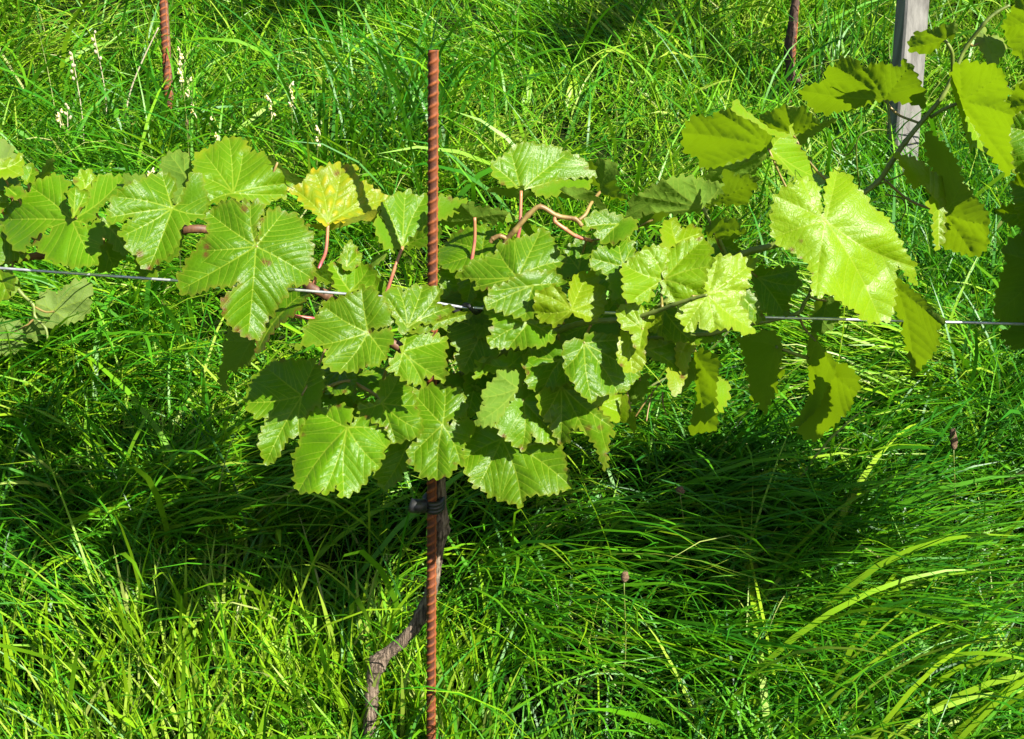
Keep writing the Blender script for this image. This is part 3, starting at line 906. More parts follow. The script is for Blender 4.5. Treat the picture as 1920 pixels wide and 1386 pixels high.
LV(P_([(537,357),(552,350),(570,342),(573,335),(587,320),(597,320),(615,311),(635,307),(650,312),(665,311),(667,330),(672,339),(690,345),(695,352),(712,360),(729,372),(717,380),(710,395),(670,405),(640,415),(602,420),(595,402),(570,382),(557,365)], (615,418), [(640,312),(592,326),(697,355),(556,358),(722,374)], .045, s=(.42,.48), cup=.004),
   P_([(572,421),(600,421),(640,414),(675,406),(700,394),(712,398),(704,417),(680,412),(645,424),(615,432),(590,428)], (615,420), (), .043, s=(.2,-.9), amp=1.5, under=True), color='Y', yel=.75, brown=((632,325,8),(650,318,6)), stalk=(M_PINK, (611,470,.035), (600,498,.03), (588,535,.012)))
LV(P_([(717,388),(722,376),(735,367),(750,362),(770,359),(778,370),(797,366),(815,372),(818,400),(808,418),(790,440),(765,458),(755,463),(742,455),(733,440),(722,415),(716,400)], (755,463), [(722,378),(760,362),(795,370),(815,398)], .05, s=(.36,.30), cup=.002),
   P_([(716,395),(705,412),(706,430),(712,450),(728,466),(740,468),(754,463),(738,452),(728,430),(719,405)], (754,463), (), .048, s=(.9,.5)),
   P_([(755,463),(775,445),(800,425),(820,406),(826,425),(824,445),(812,462),(795,462),(780,460),(765,466)], (755,463), [(820,440)], .05, s=(-.9,.5)), color='l', stalk=(M_PINK, (741,500,.035), (726,545,.03), (718,560,.03)))
LV(P_([(822,368),(845,372),(878,379),(862,392),(840,404),(822,414)], (890,408), [(828,372)], .045, s=(.3,.9)),
   P_([(824,417),(845,400),(878,380),(890,388),(915,391),(945,396),(950,408),(928,417),(908,413),(890,413),(868,420),(840,422)], (890,410), [(868,388),(945,402),(835,415)], .045, s=(-.2,-1.0), under=True),
   P_([(948,398),(972,408),(965,414),(950,417)], (950,408), (), .04, s=(.5,.4), amp=2), color='l', stalk=(M_PINK, (890,450,.045), (884,490,.04), (880,520,.04)))
LV(P_([(635,487),(655,450),(660,455),(670,470),(680,480),(670,500),(650,508)], (650,500), [(657,455),(672,478)], .03, s=(.5,.3), bend=(-80,.7), amp=3), color='l')
LV(P_([(612,510),(615,497),(630,494),(645,497),(652,505),(670,493),(695,500),(705,515),(710,532),(692,546),(670,540),(657,550),(640,553),(627,532)], (656,546), [(625,500),(690,505),(702,535)], .02, s=(.2,.5), bend=(-85,-.5)), color='l')
LV(P_([(692,500),(700,485),(715,477),(728,473),(720,485),(705,497),(697,505)], (695,503), [(725,475)], .04, s=(-.6,.2), amp=2), under=True, color='l')
LV(P_([(585,505),(612,502),(618,515),(625,532),(605,528),(592,518)], (590,510), [(620,528)], .02, s=(-.8,.2)), color='m')
# cluster left of the stake
LV(P_([(607,567),(625,562),(637,562),(652,551),(672,549),(675,536),(687,542),(700,540),(710,557),(720,560),(722,570),(732,585),(739,592),(735,607),(712,615),(693,622),(720,617),(732,616),(734,627),(737,637),(727,652),(725,670),(717,675),(700,687),(687,681),(667,697),(647,695),(630,696),(615,687),(605,690),(610,675),(617,655),(605,647),(590,645),(570,647),(551,657),(570,637),(572,620),(580,605),(597,592),(605,582)],
  (690,624), [(557,653),(612,578),(678,542),(640,692),(722,668),(736,595)], -.115, s=(.18,.30), cup=.006, bend=(170,-.28)), color='m')
LV(P_([(720,560),(722,547),(735,542),(745,536),(755,549),(775,537),(790,536),(810,537),(830,542),(822,562),(817,572),(832,575),(847,572),(848,585),(825,595),(810,607),(787,605),(775,615),(760,625),(750,626),(747,607),(737,590),(732,577)], (764,614), [(745,540),(792,540),(843,577),(825,545),(728,560)], -.10, s=(.33,.27), cup=.003, amp=3.5),
   P_([(768,625),(790,612),(825,600),(848,588),(870,585),(888,590),(870,600),(850,603),(820,616),(790,624)], (800,612), [(880,588)], -.085, s=(.3,-.4), amp=3, ruf=.012), color='m')
LV(P_([(755,653),(758,640),(755,630),(760,622),(775,620),(790,624),(805,625),(810,632),(822,631),(839,637),(834,657),(836,675),(834,690),(836,702),(831,716),(812,702),(800,705),(792,705),(795,722),(785,720),(770,717),(760,712),(750,705),(740,696),(732,692),(730,682),(737,672),(752,664)], (755,660), [(836,640),(831,712),(792,718),(765,625),(745,700)], -.115, s=(.05,.55), cup=.006, amp=5.5), color='l', edge=.8, stalk=(M_STALK, (735,680,-.03), (722,700,.0), (716,730,.02)))
LV(P_([(500,690),(510,680),(530,675),(560,677),(585,675),(590,680),(607,700),(607,722),(600,742),(602,750),(595,758),(580,770),(565,800),(556,820),(550,815),(539,822),(530,837),(522,855),(512,865),(502,872),(492,857),(487,837),(486,820),(495,800),(505,785),(500,779),(484,784),(467,767),(462,747),(466,727),(475,707)], (566,742), [(468,755),(500,690),(500,865),(590,685),(560,810)], -.035, s=(.05,.45), cup=.006, bend=(130,.25)), color='m')
LV(P_([(587,760),(602,765),(620,770),(620,762),(635,760),(652,762),(661,777),(660,790),(652,800),(670,785),(680,777),(692,785),(712,795),(726,802),(727,815),(729,837),(717,840),(721,855),(712,865),(714,877),(700,881),(692,887),(687,902),(670,917),(640,934),(632,907),(615,925),(609,925),(607,915),(595,922),(560,922),(552,895),(555,882),(549,875),(555,862),(551,852),(565,832),(562,820),(567,800),(577,772)], (651,802), [(560,920),(645,930),(714,878),(724,810),(600,768),(610,920)], -.095, s=(-.12,.58), cup=.007, bend=(100,.15)), color='l', brown=((705,790,8),(716,798,8),(688,781,6),(568,815,5)), edge=.7)
LV(P_([(670,765),(680,757),(692,760),(712,752),(712,735),(715,715),(740,705),(765,720),(780,750),(780,765),(790,790),(791,800),(780,820),(760,824),(742,831),(732,825),(725,802),(705,790),(680,778)], (716,756), [(785,805),(742,828),(675,768),(745,712),(782,760)], -.06, s=(-.05,.6), cup=.006), color='m')
LV(P_([(772,740),(792,727),(812,722),(840,726),(862,730),(872,747),(875,770),(867,785),(850,788),(836,794),(855,791),(880,785),(892,800),(880,820),(865,840),(868,870),(855,870),(845,890),(832,894),(817,897),(792,892),(780,877),(767,865),(765,840),(780,832),(790,810),(782,780),(780,760)], (830,797), [(782,745),(835,728),(890,800),(820,895),(775,850),(862,865)], -.09, s=(.05,.5), cup=.006, bend=(90,.25)), color='m')
LV(P_([(705,842),(722,862),(735,835),(760,825),(785,822),(775,850),(768,865),(757,880),(745,905),(720,918),(707,900),(700,882)], (765,830), [(720,912)], -.005, s=(-.5,.2)), color='m')
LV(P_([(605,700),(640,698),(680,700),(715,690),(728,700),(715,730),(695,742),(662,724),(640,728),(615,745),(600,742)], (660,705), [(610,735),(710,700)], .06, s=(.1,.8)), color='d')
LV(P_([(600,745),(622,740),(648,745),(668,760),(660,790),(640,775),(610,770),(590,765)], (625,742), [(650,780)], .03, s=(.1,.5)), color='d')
LV(P_([(645,722),(665,730),(672,750),(660,765),(640,745),(636,732)], (660,765), [(650,725)], .07, s=(.2,.4)), under=True, color='m')
# cluster right of the stake
LV(P_([(875,820),(882,815),(895,802),(922,802),(945,812),(965,830),(980,840),(990,832),(1010,831),(1040,834),(1054,837),(1054,847),(1061,865),(1061,880),(1067,892),(1066,902),(1071,911),(1060,919),(1052,917),(1037,926),(1020,927),(1005,925),(982,930),(980,949),(960,942),(940,937),(922,927),(917,929),(902,912),(892,914),(882,897),(870,875),(866,855)], (941,823), [(872,860),(978,945),(1068,910),(900,905),(1040,838)], -.07, s=(-.12,.6), cup=.006), color='m', edge=.8)
LV(P_([(975,725),(990,722),(1010,735),(1022,770),(1032,800),(1052,825),(1050,833),(1035,828),(1012,830),(1000,815),(996,812),(993,825),(985,840),(978,842),(970,838),(957,827),(942,817),(932,800),(929,795),(950,762),(965,737)], (981,752), [(980,838),(1045,828),(1005,735)], -.085, s=(.1,.4), cup=.01),
   P_([(906,742),(912,727),(932,707),(935,695),(952,691),(965,697),(980,692),(984,702),(980,712),(972,727),(955,752),(940,775),(927,795),(910,797),(894,796),(901,767),(911,760),(907,752)], (972,728), [(905,745),(935,700),(900,790)], -.098, s=(.5,.35), under=True), color='l', edge=.8, brown=((978,840,7),(945,818,6)))
LV(P_([(895,677),(912,670),(930,672),(950,670),(957,662),(981,659),(981,672),(975,687),(950,691),(935,697),(912,697),(897,707),(891,712),(892,697),(896,690)], (950,690), [(897,678),(978,664)], -.05, s=(.2,.6)), color='l')
LV(P_([(981,667),(995,655),(1015,652),(1020,645),(1035,638),(1055,645),(1062,665),(1070,700),(1072,717),(1052,722),(1040,727),(1037,734),(1015,734),(1000,732),(990,722),(987,707),(990,700),(982,690)], (1052,674), [(990,665),(1020,730),(1060,715),(985,690)], -.055, s=(.1,.45), cup=.01, amp=3.5), color='m', rim=.2)
LV(P_([(1057,647),(1067,639),(1082,635),(1092,640),(1100,627),(1120,624),(1135,627),(1157,630),(1190,635),(1208,660),(1200,690),(1195,710),(1182,720),(1181,729),(1160,729),(1157,740),(1122,740),(1111,756),(1097,745),(1082,732),(1077,717),(1065,705),(1057,690),(1060,680),(1055,660)], (1095,644), [(1110,752),(1158,735),(1198,705),(1060,690),(1190,640)], -.115, s=(.22,.35), cup=.004, amp=3.0, bend=(80,.12)), color='m')
LV(P_([(1162,640),(1165,620),(1180,628),(1187,645),(1205,655),(1210,662),(1208,685),(1195,697),(1175,698),(1165,685),(1158,668)], (1178,628), [(1185,695),(1206,668)], -.125, s=(.3,.3), amp=3), color='Y')
LV(P_([(1157,582),(1170,572),(1187,569),(1200,572),(1210,582),(1225,582),(1225,595),(1212,615),(1213,635),(1210,650),(1200,657),(1190,650),(1185,640),(1188,625),(1170,617),(1162,605),(1156,590)], (1205,619), [(1160,585),(1182,572),(1205,577),(1223,588),(1200,652)], -.145, s=(.2,.4), amp=3, bend=(60,.3)), color='y')
LV(P_([(1005,557),(1007,547),(1025,542),(1037,535),(1050,542),(1060,555),(1067,573),(1067,555),(1070,537),(1075,520),(1087,512),(1100,514),(1110,509),(1122,520),(1120,530),(1132,542),(1137,565),(1132,575),(1130,588),(1122,592),(1105,602),(1087,595),(1074,586),(1062,595),(1047,607),(1040,612),(1032,605),(1012,602),(1005,587),(1002,572)], (1071,582), [(1010,550),(1040,540),(1100,516),(1132,560),(1115,598),(1040,606),(1006,585)], -.115, s=(.12,.35), amp=3.5, bend=(65,.45), cup=-.004), color='y')
LV(P_([(905,577),(925,582),(950,585),(970,590),(990,600),(1010,602),(1025,612),(1035,615),(1042,635),(1025,642),(1015,650),(995,647),(985,652),(972,649),(950,652),(940,654),(930,650),(915,645),(922,627),(922,615),(929,607),(920,595)], (990,606), [(910,580),(918,642),(955,650),(1038,632)], -.085, s=(.1,.45), cup=.004), color='m')
LV(P_([(852,521),(865,512),(885,490),(910,487),(912,480),(935,477),(930,462),(950,455),(962,452),(985,445),(1005,440),(1010,430),(1020,432),(1030,440),(1040,455),(1045,470),(1052,480),(1060,492),(1045,500),(1035,510),(1010,512),(995,508),(970,519),(950,528),(935,538),(915,542),(890,542),(898,530),(885,522)], (970,520), [(856,521),(934,470),(895,538),(1012,436),(1056,490)], -.04, s=(.1,.5), cup=.005, bend=(-60,.3)), color='m')
LV(P_([(915,545),(940,535),(965,522),(995,508),(1015,512),(1040,510),(1050,518),(1060,530),(1062,550),(1040,560),(1010,580),(990,600),(960,590),(930,580),(910,575),(912,560),(925,555)], (1000,535), [(915,572),(985,595),(1055,530),(930,545)], -.055, s=(.1,.45)), color='m')
LV(P_([(826,505),(840,495),(855,490),(870,500),(868,518),(895,530),(890,545),(915,550),(910,570),(895,578),(860,575),(840,575),(828,565)], (890,565), [(835,500),(832,560)], .035, s=(.1,.4)), color='m')
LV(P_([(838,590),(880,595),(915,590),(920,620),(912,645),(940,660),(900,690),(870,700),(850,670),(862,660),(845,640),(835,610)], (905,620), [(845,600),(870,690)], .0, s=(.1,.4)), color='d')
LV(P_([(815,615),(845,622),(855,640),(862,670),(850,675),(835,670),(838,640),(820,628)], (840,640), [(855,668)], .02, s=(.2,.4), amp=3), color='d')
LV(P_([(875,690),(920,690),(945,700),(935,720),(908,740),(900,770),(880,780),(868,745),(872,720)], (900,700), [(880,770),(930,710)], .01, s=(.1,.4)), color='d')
LV(P_([(842,700),(865,705),(872,725),(845,725),(830,715)], (850,702), (), .02, s=(.1,.5)), color='d')
LV(P_([(1010,735),(1035,725),(1060,720),(1085,735),(1110,760),(1135,783),(1144,792),(1150,814),(1140,817),(1142,832),(1136,837),(1137,852),(1136,872),(1135,885),(1127,862),(1115,830),(1102,815),(1087,801),(1070,802),(1065,812),(1070,825),(1052,832),(1037,810),(1032,792),(1020,787),(1010,765)], (1052,723), [(1052,828),(1133,875),(1020,780),(1145,800)], -.07, s=(.25,.3), ruf=.014, bend=(75,-.3)), color='m', edge=.8, brown=((1103,802,7),(1125,802,6),(1050,830,6)))
LV(P_([(1111,760),(1117,745),(1140,740),(1167,740),(1165,760),(1162,790),(1145,790),(1137,782),(1122,767)], (1115,762), [(1162,745),(1158,788)], -.08, s=(.4,.4), amp=3), P_([(1166,745),(1173,738),(1178,760),(1176,790),(1164,792),(1164,765)], (1168,765), (), -.078, s=(-.8,.2), amp=3), color='y')
LV(P_([(1177,775),(1190,772),(1192,795),(1190,815),(1182,800),(1175,790)], (1183,775), (), -.04, s=(-.9,.0), amp=2), color='l')
LV(P_([(1170,735),(1195,715),(1212,700),(1215,720),(1205,745),(1185,757)], (1200,715), [(1185,752)], -.02, s=(-.6,-.2)), under=True, color='l')
LV(P_([(1232,590),(1245,570),(1265,575),(1275,600),(1292,625),(1305,640),(1280,640),(1250,638),(1235,625),(1225,610)], (1245,580), [(1295,638),(1240,630)], -.02, s=(.0,.4)), color='d')
LV(P_([(1215,580),(1232,575),(1240,585),(1238,610),(1225,625),(1213,615)], (1230,580), [(1225,620)], -.07, s=(-.6,.2), amp=3), color='y')
LV(P_([(1075,597),(1140,560),(1160,570),(1160,620),(1150,640),(1120,630),(1095,640),(1060,640),(1040,625)], (1110,610), [(1150,570),(1060,630)], .01, s=(.1,.5)), color='d')
LV(P_([(1058,470),(1085,450),(1105,445),(1115,455),(1105,480),(1105,505),(1090,515),(1060,520),(1045,512),(1058,495)], (1085,505), [(1100,450),(1062,475)], .03, s=(.1,.5)), color='d')
LV(P_([(921,312),(932,300),(942,295),(960,280),(975,269),(992,267),(1007,271),(1020,272),(1047,276),(1052,284),(1065,287),(1085,295),(1102,305),(1100,315),(1119,329),(1100,330),(1050,335),(1025,345),(1000,355),(985,349),(955,351),(942,345),(930,332)], (977,358), [(926,312),(958,285),(1000,272),(1060,290),(1110,328)], .045, s=(.37,.36), cup=.003),
   P_([(1000,356),(1025,346),(1060,336),(1100,331),(1108,340),(1105,352),(1085,356),(1050,360),(1035,367),(1010,365)], (1000,356), (), .045, s=(.3,.9)),
   P_([(912,358),(930,350),(945,357),(960,352),(980,350),(990,358),(1005,366),(990,368),(975,371),(950,368),(930,362)], (977,360), (), .043, s=(.0,-1.1), amp=2, under=True),
   P_([(1035,367),(1055,353),(1080,353),(1105,358),(1125,375),(1137,392),(1138,402),(1120,385),(1100,375),(1070,372)], (1060,362), [(1135,395)], .042, s=(-.3,-.8), amp=2.5, under=True), color='l', stalk=(M_PINK, (975,420,.035), (970,450,.033)))
LV(P_([(1098,305),(1115,308),(1130,300),(1150,305),(1158,320),(1150,335),(1152,350),(1165,365),(1180,375),(1150,370),(1130,362),(1118,345),(1108,330)], (1125,360), [(1135,305),(1175,373)], .08, s=(-1.1,-.3)), under=True, color='d', stalk=(M_TAN, (1108,382,.05), (1098,402,.035), (1085,413,.03)))
LV(P_([(1095,432),(1105,405),(1120,396),(1145,400),(1170,410),(1195,412),(1190,430),(1175,445),(1150,455),(1135,455),(1120,445),(1118,425),(1105,428)], (1160,420), [(1100,425),(1130,450)], -.02, s=(.1,.6)), color='m')
LV(P_([(1170,410),(1180,395),(1184,370),(1197,367),(1222,352),(1245,339),(1280,332),(1300,335),(1330,342),(1357,346),(1360,357),(1335,372),(1319,390),(1300,397),(1265,400),(1222,400),(1200,397),(1197,410),(1185,412)], (1318,390), [(1178,405),(1200,368),(1250,342),(1300,338),(1350,350)], .01, s=(.30,-.55), under=True),
   P_([(1322,389),(1357,367),(1360,350),(1355,325),(1367,319),(1375,332),(1397,332),(1417,335),(1419,350),(1405,360),(1407,370),(1390,385),(1360,380),(1340,383)], (1321,389), [(1365,325),(1415,340),(1400,378)], .01, s=(-1.0,-.5), under=True), color='l', stalk=(M_SHOOT, (1333,420,.01), (1350,452,.012), (1362,480,.015)))
LV(P_([(1198,405),(1205,397),(1225,400),(1255,400),(1240,410),(1220,422),(1205,425)], (1225,412), (), -.0, s=(-.5,-.9), amp=3), under=True, color='m')
LV(P_([(1240,435),(1245,422),(1257,410),(1270,412),(1275,427),(1280,432),(1292,425),(1302,424),(1312,432),(1319,442),(1315,447),(1292,450),(1265,460),(1252,465),(1243,462),(1242,445)], (1268,455), [(1258,415),(1312,438)], -.045, s=(.6,.1), amp=4), color='y')
LV(P_([(1320,435),(1330,420),(1345,410),(1360,412),(1382,412),(1385,425),(1397,435),(1380,445),(1350,445),(1335,440)], (1340,438), [(1388,432),(1360,415)], -.0, s=(-1.0,-.5)), under=True, color='l')
LV(P_([(1325,450),(1345,445),(1370,450),(1385,465),(1392,480),(1370,482),(1345,480),(1335,465)], (1350,460), [(1385,475)], .03, s=(-.3,.1)), color='m')
LV(P_([(1250,467),(1265,460),(1292,450),(1310,447),(1325,452),(1326,460),(1337,464),(1332,477),(1337,497),(1322,505),(1326,520),(1317,535),(1320,552),(1300,555),(1280,562),(1262,566),(1252,557),(1242,542),(1245,524),(1247,500)], (1245,524), [(1318,450),(1330,500),(1310,550),(1265,562)], -.10, s=(-.25,.35), cup=.006, bend=(-25,.35)),
   P_([(1167,502),(1180,487),(1200,472),(1217,464),(1235,462),(1251,467),(1247,500),(1245,524),(1235,532),(1222,542),(1225,555),(1207,565),(1187,566),(1170,560),(1170,530)], (1245,524), [(1175,500),(1215,468),(1190,560)], -.10, s=(.5,.25), cup=.006), color='y')
LV(P_([(1107,500),(1110,480),(1122,465),(1150,455),(1170,445),(1185,455),(1190,475),(1180,490),(1168,500),(1165,515),(1172,540),(1168,560),(1152,558),(1148,545),(1140,520),(1130,505),(1115,505)], (1170,500), [(1112,485),(1160,452),(1186,465),(1160,555)], -.065, s=(.3,.45), bend=(30,.3)), color='m')
LV(P_([(1327,497),(1342,480),(1357,481),(1375,480),(1392,482),(1421,487),(1412,502),(1402,520),(1400,542),(1385,562),(1387,575),(1400,582),(1402,597),(1411,625),(1390,624),(1372,612),(1345,617),(1325,620),(1312,610),(1306,602),(1305,615),(1292,624),(1280,607),(1270,587),(1272,575),(1302,565),(1326,550),(1322,530),(1325,512)], (1327,553), [(1345,485),(1415,489),(1396,545),(1405,615),(1340,614),(1285,615)], -.12, s=(.30,.30), cup=.004), color=(.19,.27,.012), edge=.4)
LV(P_([(1387,570),(1400,545),(1418,555),(1420,575),(1430,590),(1433,600),(1415,605),(1400,600),(1395,580)], (1395,560), [(1428,598)], -.06, s=(.2,.4)), color='m')
# shoot on the right
LV(P_([(1280,260),(1285,240),(1297,221),(1315,219),(1339,222),(1345,210),(1372,206),(1385,215),(1415,227),(1445,250),(1442,280),(1435,285),(1400,300),(1355,314),(1335,320),(1310,307),(1315,297),(1287,285),(1280,270)], (1441,279), [(1283,250),(1350,212),(1400,222),(1330,315)], .03, s=(-1.7,-.85), under=True),
   P_([(1330,320),(1355,314),(1400,300),(1440,287),(1420,315),(1405,335),(1390,330),(1375,330),(1345,345),(1325,335)], (1438,287), [(1350,335),(1400,330)], .03, s=(-.2,-.5), under=True),
   P_([(1372,206),(1375,190),(1382,186),(1395,205),(1420,225),(1445,243),(1470,250),(1480,253),(1465,258),(1445,252),(1415,228),(1390,218)], (1445,250), (), .0, s=(.9,.2), amp=2),
   P_([(1443,282),(1447,265),(1460,258),(1480,255),(1485,233),(1487,260),(1500,280),(1515,295),(1522,302),(1525,320),(1552,333),(1545,345),(1525,340),(1510,335),(1495,338),(1475,315),(1455,300)], (1445,280), [(1485,238),(1495,335),(1545,338)], .03, s=(.7,.1), bend=(60,.4)), color='y')
LV(P_([(1425,225),(1432,213),(1455,208),(1470,198),(1490,205),(1505,200),(1515,215),(1530,222),(1535,232),(1500,247),(1480,250),(1455,245),(1430,232)], (1485,250), [(1430,222),(1475,202),(1528,225)], .09, s=(-1.0,-.6), under=True),
   P_([(1485,257),(1510,245),(1535,232),(1572,222),(1545,240),(1520,254),(1500,277),(1490,270)], (1488,257), [(1565,225)], .085, s=(.5,-.3), under=True, amp=3), color='y')
LV(P_([(1498,170),(1522,160),(1548,155),(1550,129),(1563,127),(1578,108),(1604,112),(1617,127),(1623,130),(1641,121),(1671,123),(1686,130),(1697,115),(1708,123),(1718,143),(1731,171),(1736,201),(1701,192),(1664,187),(1641,188),(1600,203),(1548,212),(1526,205)], (1658,187), [(1502,170),(1565,125),(1620,130),(1705,125),(1730,195)], .04, s=(-1.0,-1.0), under=True, cup=.004), color='m')
LV(P_([(1705,78),(1716,67),(1712,63),(1738,58),(1768,50),(1796,43),(1790,67),(1768,76),(1757,89),(1738,102),(1723,97),(1706,97)], (1772,75), [(1708,88),(1740,60),(1790,48)], .0, s=(-1.0,-.7), under=True, amp=3.5, bend=(170,.4)), color='m', stalk=(M_SHOOT, (1784,95,.0), (1786,115,.005), (1786,140,.01)))
LV(P_([(1827,72),(1835,58),(1847,50),(1848,68),(1862,68),(1880,73),(1886,92),(1878,103),(1864,123),(1850,115),(1848,105),(1838,90)], (1848,76), [(1880,80),(1862,118),(1842,55)], .04, s=(.3,.3), amp=3.5), under=True, color='p', yel=.3)
LV(P_([(1783,140),(1792,123),(1813,117),(1835,121),(1861,123),(1880,134),(1884,153),(1888,165),(1893,175),(1880,187),(1900,212),(1891,253),(1896,317),(1887,328),(1861,294),(1835,246),(1800,194)], (1800,192), [(1800,125),(1880,140),(1890,310),(1892,215)], -.01, s=(-1.8,-.9), under=True),
   P_([(1783,140),(1788,150),(1800,190),(1835,246),(1861,294),(1840,280),(1825,275),(1822,285),(1812,255),(1800,210),(1790,180),(1784,160)], (1800,192), [(1845,280)], -.01, s=(.9,.2), amp=2.5), color='y', stalk=(M_SHOOT, (1770,205,.0), (1745,220,.01)))
LV(P_([(1734,264),(1738,245),(1752,258),(1768,270),(1790,297),(1805,346),(1835,379),(1854,405),(1850,461),(1835,480),(1813,476),(1783,468),(1765,460),(1772,400),(1768,338),(1745,310)], (1772,400), [(1740,255),(1800,350),(1845,420),(1820,470)], -.0, s=(-1.25,-.6), under=True),
   P_([(1678,288),(1701,295),(1720,301),(1745,320),(1770,338),(1772,409),(1768,450),(1757,469),(1749,428),(1753,409),(1738,379),(1749,368),(1723,335),(1720,355),(1701,335),(1695,316)], (1760,380), [(1690,295),(1760,460)], -.02, s=(.6,.2), ruf=.012), color='y')
LV(P_([(1447,409),(1453,372),(1470,351),(1492,346),(1509,333),(1533,348),(1537,372),(1545,405),(1546,372),(1554,338),(1568,314),(1574,327),(1591,327),(1600,346),(1619,364),(1634,390),(1656,402),(1675,428),(1688,457),(1701,480),(1714,495),(1716,536),(1701,513),(1680,491),(1678,520),(1675,577),(1669,600),(1640,603),(1623,601),(1600,577),(1593,577),(1570,558),(1552,547),(1537,558),(1522,547),(1524,513),(1514,491),(1503,484),(1485,469),(1462,461),(1449,439)], (1548,414), [(1452,445),(1505,338),(1570,320),(1712,500),(1650,600),(1530,552),(1460,370)], -.085, s=(.22,.30), cup=.004, bend=(55,.16)), color=(.17,.255,.003), brown=((1502,453,4),), edge=.35, corr=.0013)
LV(P_([(1678,520),(1690,530),(1710,545),(1735,565),(1755,590),(1772,600),(1755,620),(1760,640),(1750,660),(1735,680),(1722,690),(1713,706),(1708,680),(1700,650),(1690,600),(1675,570)], (1682,540), [(1765,605),(1713,698)], -.025, s=(-1.6,-.7)), under=True, color='m')
LV(P_([(1410,505),(1425,502),(1447,505),(1475,502),(1495,500),(1492,515),(1502,532),(1492,545),(1477,560),(1480,582),(1475,592),(1447,590),(1430,585),(1420,565),(1415,540)], (1420,520), [(1490,505),(1495,535),(1470,588)], .03, s=(-.7,.1)), color='d')
LV(P_([(1300,668),(1313,654),(1343,665),(1349,680),(1343,714),(1341,744),(1345,781),(1343,807),(1309,811),(1293,815),(1300,773),(1309,751),(1304,706),(1296,677)], (1305,665), [(1330,800),(1345,720)], -.03, s=(-1.6,-.7), under=True, amp=3), P_([(1343,705),(1367,718),(1366,745),(1350,772),(1343,775)], (1345,720), (), -.02, s=(.9,.2)), color='y')
LV(P_([(1268,641),(1304,643),(1298,658),(1291,677),(1287,703),(1276,732),(1267,744),(1255,729),(1250,691),(1265,699),(1280,706),(1268,680)], (1285,645), [(1262,735)], -.03, s=(.5,.2), amp=3), P_([(1298,670),(1304,680),(1303,710),(1276,737),(1287,703)], (1298,675), (), -.03, s=(-1.0,-.2), amp=2, under=True), color='Y', brown=((1280,706,7),))
LV(P_([(1210,660),(1215,640),(1235,638),(1265,637),(1268,665),(1275,690),(1283,705),(1265,697),(1250,682),(1230,675)], (1215,655), [(1265,640),(1280,700)], -.05, s=(.3,.4), amp=3), color='l', brown=((1278,700,7),))
LV(P_([(1384,635),(1414,628),(1436,619),(1462,632),(1466,669),(1459,688),(1470,703),(1455,706),(1455,732),(1440,758),(1434,777),(1425,755),(1410,751),(1408,736),(1403,699),(1395,662)], (1455,650), [(1432,768),(1400,640),(1460,700)], -.04, s=(-1.7,-.8), under=True), color='y', stalk=(M_SHOOT, (1485,662,-.02), (1515,672,-.01)))
LV(P_([(1513,647),(1526,621),(1537,647),(1563,673),(1567,699),(1548,729),(1537,759),(1518,781),(1496,800),(1481,798),(1503,777),(1518,744),(1518,699)], (1530,640), [(1490,798),(1560,690)], -.04, s=(-1.8,-.8), under=True, amp=2.5),
   P_([(1567,680),(1596,691),(1606,706),(1611,729),(1600,744),(1596,762),(1567,792),(1544,811),(1529,826),(1507,818),(1494,807),(1518,781),(1541,751),(1560,715)], (1560,700), [(1605,735),(1520,818)], -.02, s=(-1.7,-.8), under=True), color='y')
LV(P_([(1525,590),(1535,565),(1550,558),(1570,565),(1575,590),(1560,615),(1540,625),(1522,622)], (1550,565), [(1540,620)], .02, s=(-.8,-.2)), under=True, color='m')
# far left end of the arm
LV(P_([(-20,305),(25,300),(42,290),(42,315),(38,330),(10,332),(-20,333)], (0,318), [(40,300)], .02, s=(.5,.4)), color='y')
LV(P_([(-20,262),(5,262),(15,270),(28,290),(35,297),(20,302),(-20,302)], (0,300), [(25,290)], .05, s=(.3,.1)), under=True, color='p')
LV(P_([(40,312),(55,310),(70,318),(65,335),(50,345),(40,330)], (50,340), [(60,315)], .03, s=(.3,.5)), color='l')
LV(P_([(10,355),(20,347),(35,352),(48,358),(40,370),(22,372)], (30,365), [(15,352)], .02, s=(.2,.6)), color='m')
LV(P_([(-20,355),(5,362),(15,380),(5,395),(-20,400)], (-5,380), [(12,380)], .03, s=(.4,.5)), color='l')
LV(P_([(-20,335),(30,332),(37,345),(20,355),(-20,352)], (10,345), (), .04, s=(-.3,.6)), color='d')
LV(P_([(57,345),(75,325),(97,295),(99,310),(90,335),(70,350)], (65,345), [(97,300)], .07, s=(-1.3,-.4)), under=True, color='d')
LV(P_([(140,340),(152,322),(165,318),(178,330),(172,350),(160,355),(145,352)], (160,352), [(152,325),(175,335)], .05, s=(.3,.5)), color='y')
LV(P_([(232,330),(275,330),(270,342),(245,345),(235,340)], (250,342), (), .05, s=(.2,-.3)), under=True, color='l')
LV(P_([(192,413),(205,412),(222,430),(235,445),(237,460),(242,475),(225,475),(205,450),(193,440)], (200,420), [(238,470)], .03, s=(.2,.4)), color='m')
LV(P_([(185,465),(200,455),(225,462),(235,475),(220,495),(205,510),(185,505),(180,495)], (200,470), [(215,500)], .04, s=(.0,.3)), color='d')
LV(P_([(-20,420),(10,425),(20,455),(40,475),(55,480),(20,492),(-20,495)], (0,440), [(40,480)], .03, s=(.1,.3)), color='d')
LV(P_([(-20,505),(25,510),(28,530),(10,560),(-20,570)], (0,515), [(15,550)], .01, s=(-.3,.2)), P_([(28,520),(37,527),(33,545),(15,562),(22,540)], (28,525), (), .01, s=(.4,.2), amp=2), color='l')
LV(P_([(250,475),(265,495),(278,508),(298,500),(290,520),(272,525),(260,510)], (265,495), (), .03, s=(-.2,.3)), color='d')
